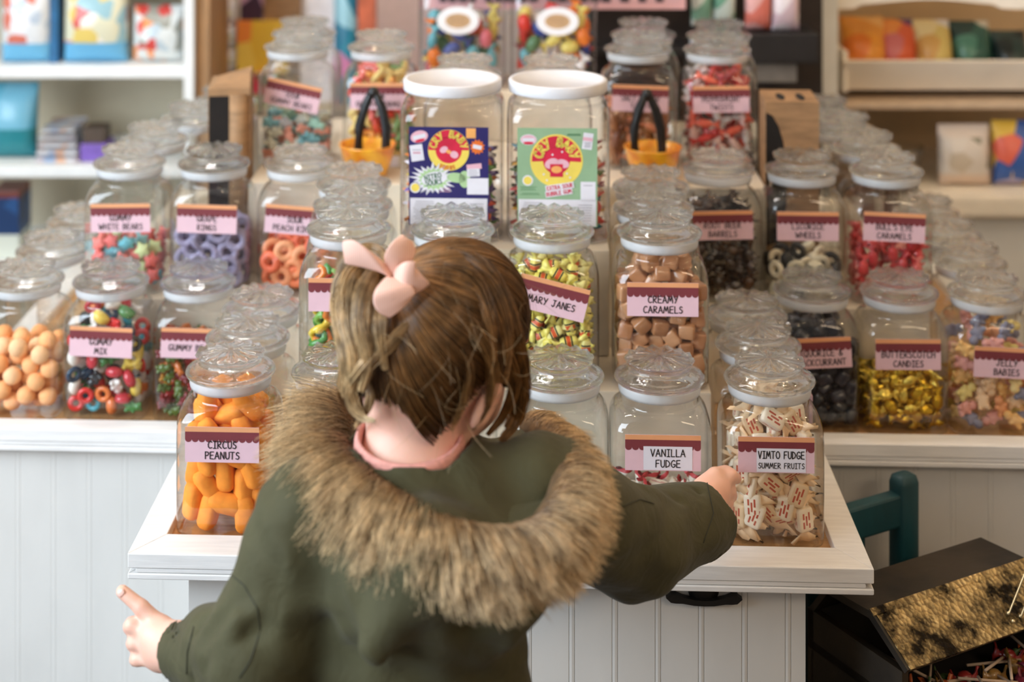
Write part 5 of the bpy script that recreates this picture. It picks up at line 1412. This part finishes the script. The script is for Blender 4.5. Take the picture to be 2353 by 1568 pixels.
# knitted pink collar
q = MB(); cN = np.array((-.0535, 1.598, .826)); rings = []
for i in range(97):
    a = 2 * PI * i / 96; k = 1 + .0
    ring = []
    for b in [2 * PI * j / 10 for j in range(10)]:
        rr = .0515 + .0042 * math.cos(b); ring.append(Vector((cN[0] + rr * math.cos(a), cN[1] + rr * .95 * math.sin(a), cN[2] + .016 * math.sin(b) + .010 * math.sin(a) + .0007 * math.sin(48 * a))) - pb)
    rings.append(ring)
q.loft(rings, 0, True, (False, False)); q.link('shirt_collar', pm('pink_rib_knit', (226, 160, 148), .8, var=.08, scale=200), person)

# ---------------------------------------------------------------- hood: fur path and fabric
FP = [(830, 962, 1.760), (784, 988, 1.700), (784, 1055, 1.615), (842, 1132, 1.545), (930, 1192, 1.500), (1040, 1246, 1.468), (1160, 1262, 1.468), (1250, 1232, 1.492), (1300, 1150, 1.545), (1296, 1070, 1.610), (1262, 1014, 1.680), (1212, 980, 1.750)]


def spline(pts, n):
    pts = [np.array(p) for p in pts]; out = []
    pp = [2 * pts[0] - pts[1]] + pts + [2 * pts[-1] - pts[-2]]; m = len(pts) - 1
    for k in range(n):
        t = k / (n - 1) * m; i = min(int(t), m - 1); f = t - i; a, b, c, d = pp[i:i + 4]
        out.append(.5 * (2 * b + (c - a) * f + (2 * a - 5 * b + 4 * c - d) * f * f + (3 * b - a - 3 * c + d) * f ** 3))
    return np.array(out)


FPW = spline([V3(*p) for p in FP], 64)
q = MB(); rings = []
for k in range(64):
    t = k / 63; ph = math.radians(140 + 260 * t)
    A_ = FPW[k]; B_ = np.array((-.050 + .064 * math.cos(ph), 1.602 + .060 * math.sin(ph), .822 + .012 * math.sin(ph)))
    C_2 = A_ + np.array((0, .012, -.050)); C_2[:2] += (np.array((-.04, 1.60)) - C_2[:2]) * .25
    M1 = A_ * .72 + B_ * .28 + np.array((0, .006, -.012)); M2 = A_ * .40 + B_ * .60 + np.array((0, .004, -.020 - .010 * math.sin(16 * t) * math.sin(PI * t))); M3 = A_ * .12 + B_ * .88 + np.array((0, 0, -.008))
    rings.append([Vector(x) - pb for x in (C_2, A_ + np.array((0, 0, -.012)), A_, M1, M2, M3, B_)])
q.loft(rings, 0, False, (False, False)); hood = q.link('hood', OLV, person)
md = hood.modifiers.new('thick', 'SOLIDIFY'); md.thickness = .004; md = hood.modifiers.new('smooth', 'SUBSURF'); md.levels = md.render_levels = 2


def curves(name, pts, radii, mat, parent):
    """pts: (strands, points, 3) -> one hair-curves object."""
    n, m, _ = pts.shape
    hc_ = bpy.data.hair_curves.new(name); hc_.add_curves([m] * n)
    hc_.points.foreach_set('position', (pts - np.array(pb)).astype(np.float32).ravel())
    hc_.points.foreach_set('radius', np.broadcast_to(radii, (n, m)).astype(np.float32).ravel())
    hc_.materials.append(mat)
    o = bpy.data.objects.new(name, hc_); COL.objects.link(o); o.parent = parent
    return o


def hair_mat(name, root, tip, dark, rough=.42, spread=.9):
    a = NT(name); hi = a.add('ShaderNodeHairInfo')
    r1 = a.add('ShaderNodeMix', data_type='RGBA'); r1.inputs['A'].default_value = lin(root); r1.inputs['B'].default_value = lin(tip); a.link(hi.outputs['Intercept'], r1.inputs['Factor'])
    r2 = a.add('ShaderNodeMix', data_type='RGBA'); r2.inputs['B'].default_value = lin(dark)
    mr = a.add('ShaderNodeMapRange'); mr.inputs['From Min'].default_value = .45; mr.inputs['From Max'].default_value = 1; mr.inputs['To Max'].default_value = spread; a.link(hi.outputs['Random'], mr.inputs['Value']); a.link(mr.outputs[0], r2.inputs['Factor']); a.link(r1.outputs['Result'], r2.inputs['A'])
    tc_ = a.add('ShaderNodeTexCoord'); nz_ = a.add('ShaderNodeTexNoise'); nz_.inputs['Scale'].default_value = 75; nz_.inputs['Detail'].default_value = 2; a.link(tc_.outputs['Object'], nz_.inputs['Vector'])
    hs_ = a.add('ShaderNodeHueSaturation'); mr_ = a.add('ShaderNodeMapRange'); mr_.inputs['From Min'].default_value = .3; mr_.inputs['From Max'].default_value = .7; mr_.inputs['To Min'].default_value = .62; mr_.inputs['To Max'].default_value = 1.35; a.link(nz_.outputs['Fac'], mr_.inputs['Value']); a.link(mr_.outputs[0], hs_.inputs['Value']); a.link(r2.outputs['Result'], hs_.inputs['Color'])
    a.link(hs_.outputs[0], a.bsdf.inputs['Base Color']); a.bsdf.inputs['Roughness'].default_value = rough; a.bsdf.inputs['Specular IOR Level'].default_value = .6
    MATS[name] = a.m
    return a.m


G = np.random.default_rng(4)
# ---- fur: a padded core with long clumped strands
q = MB(); q.tube([Vector(p) - pb for p in FPW], [.009 + .012 * math.sin(PI * k / 63) ** .5 for k in range(64)], 12); fur = q.link('fur_trim', pm('fur_base', (110, 84, 54), .9, var=.2, scale=60), person)
NF, MF = 34000, 9
ncl = 1500
ck = G.uniform(0, 63, ncl); ca = G.uniform(0, 2 * PI, ncl)
def fur_frame(k):
    i = np.clip(k.astype(int), 0, 62); f = (k - i)[:, None]
    p = FPW[i] * (1 - f) + FPW[i + 1] * f; T = FPW[i + 1] - FPW[i]; T /= np.linalg.norm(T, axis=1)[:, None]
    return p, T
ctr = np.array(V3(1000, 1085, 1.60))
def fur_dir(k, a, jit):
    p, T = fur_frame(k); o = p - ctr; o -= (o * T).sum(1)[:, None] * T; o /= np.linalg.norm(o, axis=1)[:, None] + 1e-9
    nrm = np.cross(T, o); nrm *= np.sign(nrm[:, 2:3] + 1e-9) ; nrm = np.where((nrm[:, 1:2] > .4), -nrm, nrm)
    c, s = np.cos(a)[:, None], np.sin(a)[:, None]
    rad = o * c + nrm * s                                      # where on the core the strand is rooted
    fl = o * 1.0 + rad * .55 + np.array((0, -.10, -.10)) + T * (.42 + 0 * c)
    fl += G.normal(0, jit, fl.shape); fl /= np.linalg.norm(fl, axis=1)[:, None]
    return p, rad, fl
cid = G.integers(0, ncl, NF)
k_ = np.clip(ck[cid] + G.normal(0, .55, NF), 0, 62.99); a_ = ca[cid] + G.normal(0, .28, NF)
p, rad, fl = fur_dir(k_, a_, .10)
_, radc, flc = fur_dir(ck, ca, .16); pc, _ = fur_frame(ck)
core = .009 + .012 * np.sin(PI * k_ / 63) ** .5
kk = np.clip(k_ / 63, 0, 1); L = (.036 + .013 * G.random(ncl))[cid] * (.88 + 1.25 * np.exp(-(kk / .27) ** 2)) * (.75 + .35 * G.random(NF)) * (.62 + .38 * np.sin(PI * np.clip(k_ / 63, .08, .92)) ** .6)
rootp = p + rad * (core * .85)[:, None]
tgt = pc[cid] + radc[cid] * .012 + flc[cid] * L[:, None]
pts = np.zeros((NF, MF, 3))
for j in range(MF):
    t = j / (MF - 1); free = rootp + (rad * (1 - t) * .5 + fl * (.5 + .5 * t)) * (L * t)[:, None]
    free[:, 2] -= .014 * t * t
    tg = tgt.copy(); tg[:, 2] -= .014
    pts[:, j] = free * (1 - .5 * t * t) + tg * (.5 * t * t)
curves('fur_strands', pts, np.linspace(.00036, .00008, MF), hair_mat('fur_hair', (128, 92, 52), (242, 214, 168), (88, 58, 30), .42), fur)

# ---------------------------------------------------------------- hair
HH = HE + np.array((.005, .004, .006))


def cap_ok(Q):                                                 # the part of the head that carries hair
    n = Q / HH
    return (n[:, 1] < .48 - .45 * np.clip(-n[:, 2], 0, 1) + .30 * np.clip(n[:, 2] - .3, 0, 1)) & (n[:, 2] > -.76 - .22 * n[:, 1] - .20 * np.clip(.45 - n[:, 0], 0, 1.2)) & ~((np.abs(n[:, 0]) > .7) & (n[:, 2] < -.05) & (n[:, 1] > -.22))


def nape0(n2):
    return .015 * min(1, max(0, (-.30 - n2) / .5)) ** 1.3


q = MB(); nu, nv = 56, 40; vs = []; okv = []
for i in range(nv + 1):
    for j in range(nu):
        ph = PI * i / nv; th = 2 * PI * j / nu; n = np.array((math.sin(ph) * math.cos(th), math.sin(ph) * math.sin(th), math.cos(ph)))
        vs.append(hw(*(n * (HH + nape0(n[2])))) - np.array(pb)); okv.append(bool(cap_ok((n * HH)[None])[0]))
fs = [(i * nu + j, (i + 1) * nu + j, (i + 1) * nu + (j + 1) % nu, i * nu + (j + 1) % nu) for i in range(nv) for j in range(nu)]
q.add(vs, [f for f in fs if all(okv[x] for x in f)], 0)
hair = q.link('hair', pm('hair_base', (92, 62, 32), .9, var=.2, scale=50, spec=.05), person); tag(hair, 'fair brown hair tied into a loose high ponytail')


def on_head(px, py, off):
    """Where the view line through a pixel meets the head swollen by off; beside the head, where it passes closest."""
    o = np.array((0, 0, EYE)); d = V3(px, py, 1.0) - o; d /= np.linalg.norm(d)
    R_ = HH + off; q0 = ((o - HC) @ HR.T) / R_; dq = (d @ HR.T) / R_
    a_, b_, c_ = dq @ dq, q0 @ dq, q0 @ q0 - 1; disc_ = b_ * b_ - a_ * c_
    return o + d * ((-b_ - math.sqrt(max(disc_, 0))) / a_)


KN_ = on_head(903, 632, .014)                                 # the tie
kl = (KN_ - HC) @ HR.T; kd = kl / HH; kd /= np.linalg.norm(kd)


def roots(n, cond):
    out = np.zeros((0, 3))
    while len(out) < n:
        d = G.normal(0, 1, (4000, 3)); d /= np.linalg.norm(d, axis=1)[:, None]
        ok = cap_ok(d * HH) & cond(d); out = np.vstack([out, d[ok]])
    return out[:n]


def nape(n2):
    return .015 * np.clip((-.30 - n2) / .5, 0, 1) ** 1.3


def wpos(d, off):
    return HC + ((d * (HH + 0)) + d * (off + nape(d[:, 2]))[:, None]) @ HR


def clump(pts, n, k):
    """Draw strands together into locks towards their tips."""
    N, M = pts.shape[:2]; c = G.integers(0, N, n); base = pts[c][:, 0]
    own = np.zeros(N, int)
    for s in range(0, N, 2000):
        own[s:s + 2000] = ((pts[s:s + 2000, 0][:, None] - base[None]) ** 2).sum(2).argmin(1)
    t = np.linspace(0, 1, M)[None, :, None]
    return pts + (pts[c[own]] - pts) * k * np.clip(t * 1.6, 0, 1)


M_ = 14
# (1) hair drawn back over the skull to the tie
D0 = roots(22000, lambda d: ~((d[:, 0] > .42) & (d[:, 1] > -.15) & (d[:, 2] < .45)))
om = np.arccos(np.clip(D0 @ kd, -.999, .999))
pts = np.zeros((len(D0), M_, 3)); off0 = .002 + .005 * G.random(len(D0))
for j in range(M_):
    t = (j / (M_ - 1)) ** .9; w0 = np.sin((1 - t) * om) / np.sin(om); w1 = np.sin(t * om) / np.sin(om)
    d = w0[:, None] * D0 + w1[:, None] * kd; d += np.array((.10, -.05, -.10)) * math.sin(PI * t) * (om / 2)[:, None]; d /= np.linalg.norm(d, axis=1)[:, None]
    pts[:, j] = wpos(d, off0 * (.4 + math.sin(PI * min(1, t * 1.05)) * 1.1) + .014 * t ** 3)
pts = clump(pts, 700, .3)
hm = hair_mat('hair_strand', (76, 48, 22), (158, 112, 62), (42, 26, 12), .28)
hm2 = hair_mat('hair_lit', (128, 94, 54), (222, 190, 142), (72, 48, 26), .28)  # lit copy of the hair colour: window light on the ponytail painted in
curves('tied_strands', pts, np.linspace(.00036, .00028, M_), hm, hair)
# (2) locks drawn one by one: the curtain at the cheek, the ponytail, the curls below it
def lock(path, n, wid, wob=.25, M=22):
    """A bundle of strands along a path of (px, py, depth); wid = half widths in px at root, middle and tip."""
    C = spline([on_head(*p_) for p_ in path], M); tt = np.linspace(0, 1, M)
    w = (np.where(tt < .5, wid[0] + (wid[1] - wid[0]) * tt * 2, wid[1] + (wid[2] - wid[1]) * (tt * 2 - 1))) / FPX * 1.58
    T = np.gradient(C, axis=0); T /= np.linalg.norm(T, axis=1)[:, None]
    A_ = np.cross(T, np.array((0, 1.0, 0.05))); A_ /= np.linalg.norm(A_, axis=1)[:, None] + 1e-9; B_ = np.cross(T, A_)
    r = np.sqrt(G.random(n)); th = 2 * PI * G.random(n); x, y = r * np.cos(th), r * np.sin(th) * .6
    ph = G.uniform(0, 6.28, n); am = G.normal(0, wob, n)
    X = x[:, None] + am[:, None] * np.sin(tt[None] * 5 + ph[:, None]) * tt[None]; Y = y[:, None] + am[:, None] * np.cos(tt[None] * 4 + ph[:, None]) * tt[None]
    cut = (.80 + .24 * G.random(n))
    out = np.zeros((n, M, 3))
    for k in range(n):
        ti = tt * min(cut[k], 1.0) * (M - 1); i0 = np.clip(ti.astype(int), 0, M - 2); f = (ti - i0)[:, None]
        lerp = lambda Q: Q[i0] * (1 - f) + Q[i0 + 1] * f
        out[k] = lerp(C) + lerp(A_) * (X[k] * w)[:, None] + lerp(B_) * (Y[k] * w)[:, None]
    return out


rad22 = np.linspace(.00034, .00015, 22)
cur = [lock([(975, 592, .004), (1080, 592, .005), (1146, 675, .008), (1184, 800, .010), (1200, 905, .012), (1165, 985, .012)], 620, (12, 24, 10)),
       lock([(1020, 575, .004), (1118, 614, .006), (1174, 750, .010), (1200, 870, .012), (1190, 960, .012), (1150, 1015, .010)], 620, (12, 22, 8)),
       lock([(1040, 600, .004), (1112, 690, .006), (1158, 800, .008), (1182, 880, .010), (1160, 950, .012), (1120, 1000, .012)], 420, (24, 18, 5)),
       lock([(1000, 640, .004), (1090, 760, .006), (1130, 850, .008), (1120, 930, .012), (1085, 990, .014)], 130, (22, 14, 5), .5),
       lock([(945, 610, .005), (1030, 588, .005), (1104, 632, .007), (1146, 715, .008), (1160, 800, .010), (1150, 880, .012)], 620, (8, 28, 12)),
       lock([(935, 624, .006), (1016, 618, .006), (1085, 650, .007), (1120, 740, .008), (1130, 830, .010)], 420, (8, 26, 12)),
       lock([(1060, 780, .005), (1075, 850, .006), (1065, 920, .008), (1035, 990, .012)], 60, (16, 10, 5), .6)]
curves('cheek_strands', np.concatenate(cur), rad22, hm, hair)
pony = [lock([(905, 628, .012), (862, 575, .016), (806, 600, .030), (782, 690, .032), (792, 790, .026), (800, 880, .024), (822, 950, .020)], 620, (12, 24, 7)),
        lock([(905, 634, .012), (850, 598, .026), (808, 640, .040), (798, 730, .038), (812, 820, .032), (802, 900, .028)], 620, (12, 26, 8)),
        lock([(905, 640, .012), (866, 625, .030), (838, 680, .040), (832, 760, .036), (846, 830, .028), (830, 900, .024)], 560, (12, 24, 8)),
        lock([(905, 645, .012), (884, 660, .022), (868, 730, .028), (872, 800, .024), (886, 850, .016)], 420, (12, 20, 6)),
        lock([(905, 632, .010), (850, 590, .012), (790, 640, .020), (776, 730, .022), (790, 830, .018), (782, 900, .018)], 420, (12, 20, 6)),
        lock([(965, 728, .004), (905, 782, .016), (838, 840, .028), (800, 886, .028), (792, 915, .026)], 240, (14, 16, 6), .4),
        lock([(860, 800, .012), (812, 872, .024), (808, 922, .026), (832, 958, .026), (862, 968, .026)], 240, (10, 15, 4), .4),
        lock([(830, 850, .010), (850, 905, .014), (838, 950, .018), (816, 985, .02)], 120, (10, 10, 4), .5)]
curves('ponytail_strands', np.concatenate(pony), rad22, hm2, hair)
# (4) flyaway hairs
D3 = roots(150, lambda d: d[:, 2] > -.6); pts = np.zeros((150, 10, 3)); vv = (D3 @ HR) * .35 + G.normal(0, .5, (150, 3)) + np.array((0, 0, -.4)); vv /= np.linalg.norm(vv, axis=1)[:, None]; pos = wpos(D3, np.full(150, .006)); cu = G.normal(0, .18, (150, 3))
for j in range(10):
    pts[:, j] = pos; vv = vv + cu + np.array((0, 0, -.10)); vv /= np.linalg.norm(vv, axis=1)[:, None]; pos = pos + vv * .006
    q_ = (pos - HC) @ HR.T; k = np.linalg.norm(q_ / (HH + .010), axis=1); q_ = np.where(k[:, None] < 1, q_ / np.maximum(k, .2)[:, None], q_); pos = HC + q_ @ HR
curves('flyaway_strands', pts, np.linspace(.00016, .00008, 10), hm2, hair)

# ---------------------------------------------------------------- ribbon bow
bowm = NT('ribbon_pink'); MATS['ribbon_pink'] = bowm.m
tc = bowm.add('ShaderNodeTexCoord'); wv = bowm.add('ShaderNodeTexWave'); wv.inputs['Scale'].default_value = 150; wv.bands_direction = 'X'; bowm.link(tc.outputs['Object'], wv.inputs['Vector'])
mx = bowm.add('ShaderNodeMix', data_type='RGBA'); mx.inputs['A'].default_value = lin((236, 176, 152)); mx.inputs['B'].default_value = lin((244, 208, 194)); bowm.link(wv.outputs['Fac'], mx.inputs['Factor']); bowm.link(mx.outputs['Result'], bowm.bsdf.inputs['Base Color']); bowm.bsdf.inputs['Roughness'].default_value = .7
bw = ob('hair_bow', None, person); bw.location = Vector(KN_) - pb; tag(bw, 'pale pink ribbon bow on the ponytail')


def ribbon(pts, name):
    """pts: (px, py, depth, half-width px, edge angle in degrees, depth tilt); a folded band of cloth."""
    q = MB(); C = spline([V3(p_[0], p_[1], KN_[1] - .034 + p_[2] - 1.500) for p_ in pts], 20); Wd = spline([np.array((p_[3], p_[4], p_[5])) for p_ in pts], 20); rings = []
    for c, (w, a, tl) in zip(C, Wd):
        w = w * 1.45 / FPX * 1.55; a = math.radians(a); e = np.array((math.cos(a), tl, -math.sin(a))) * w
        rings.append([Vector(c + e * s + np.array((0, -.0035 * (1 - s * s), 0))) - Vector(KN_) for s in (-1, -.5, 0, .5, 1)])
    q.loft(rings, 0, False, (False, False)); o = q.link(name, bowm.m, bw); md = o.modifiers.new('thick', 'SOLIDIFY'); md.thickness = .0009; md = o.modifiers.new('smooth', 'SUBSURF'); md.levels = md.render_levels = 1


ribbon([(902, 634, 1.500, 9, 15, 0), (914, 598, 1.492, 23, 15, .3), (928, 568, 1.495, 22, 25, .5), (938, 546, 1.500, 11, 40, .3)], 'loop')
ribbon([(902, 634, 1.500, 9, 70, 0), (868, 604, 1.490, 23, 62, .3), (826, 584, 1.494, 26, 75, .4), (790, 580, 1.505, 20, 85, .2)], 'loop')
ribbon([(905, 634, 1.496, 9, 80, 0), (926, 634, 1.486, 24, 95, .2), (948, 640, 1.486, 30, 100, .2), (972, 632, 1.490, 20, 50, .2)], 'tail')
ribbon([(902, 636, 1.496, 9, 0, 0), (902, 662, 1.482, 29, -8, .2), (908, 690, 1.482, 34, -18, .1), (918, 712, 1.486, 22, -40, 0)], 'tail')
q = MB(); superell(q, .0075, .0085, .0075, 2.3, 16, 9); q.link('knot', bowm.m, bw, (0, -.036, .0))
# trousers and boots, below the frame
q = None
ob('trousers', net_mesh('trousers', lambda X: smin(smin(cap(X, (-.092, 1.58, .45), (-.098, 1.582, .10), .056, .046), cap(X, (.002, 1.58, .45), (.004, 1.582, .10), .056, .046), .012), cap(X, (-.065, 1.58, .45), (-.025, 1.58, .45), .064, .064), .02), (-.2, 1.45, .04), (.1, 1.72, .6), .006, pm('dark_denim', (44, 50, 64), .8, var=.15), pb), person)
for sx in (-.098, .004):
    ob('boot', net_mesh('boot', lambda X, s_=sx: np.maximum(smin(cap(X, (s_, 1.575, .13), (s_, 1.575, .04), .040, .040), cap(X, (s_, 1.575, .034), (s_, 1.665, .028), .038, .032), .02), .0005 - X[:, 2]), (sx - .07, 1.5, -.01), (sx + .07, 1.72, .19), .006, pm('brown_boot', (84, 60, 42), .6, var=.15), pb), person)
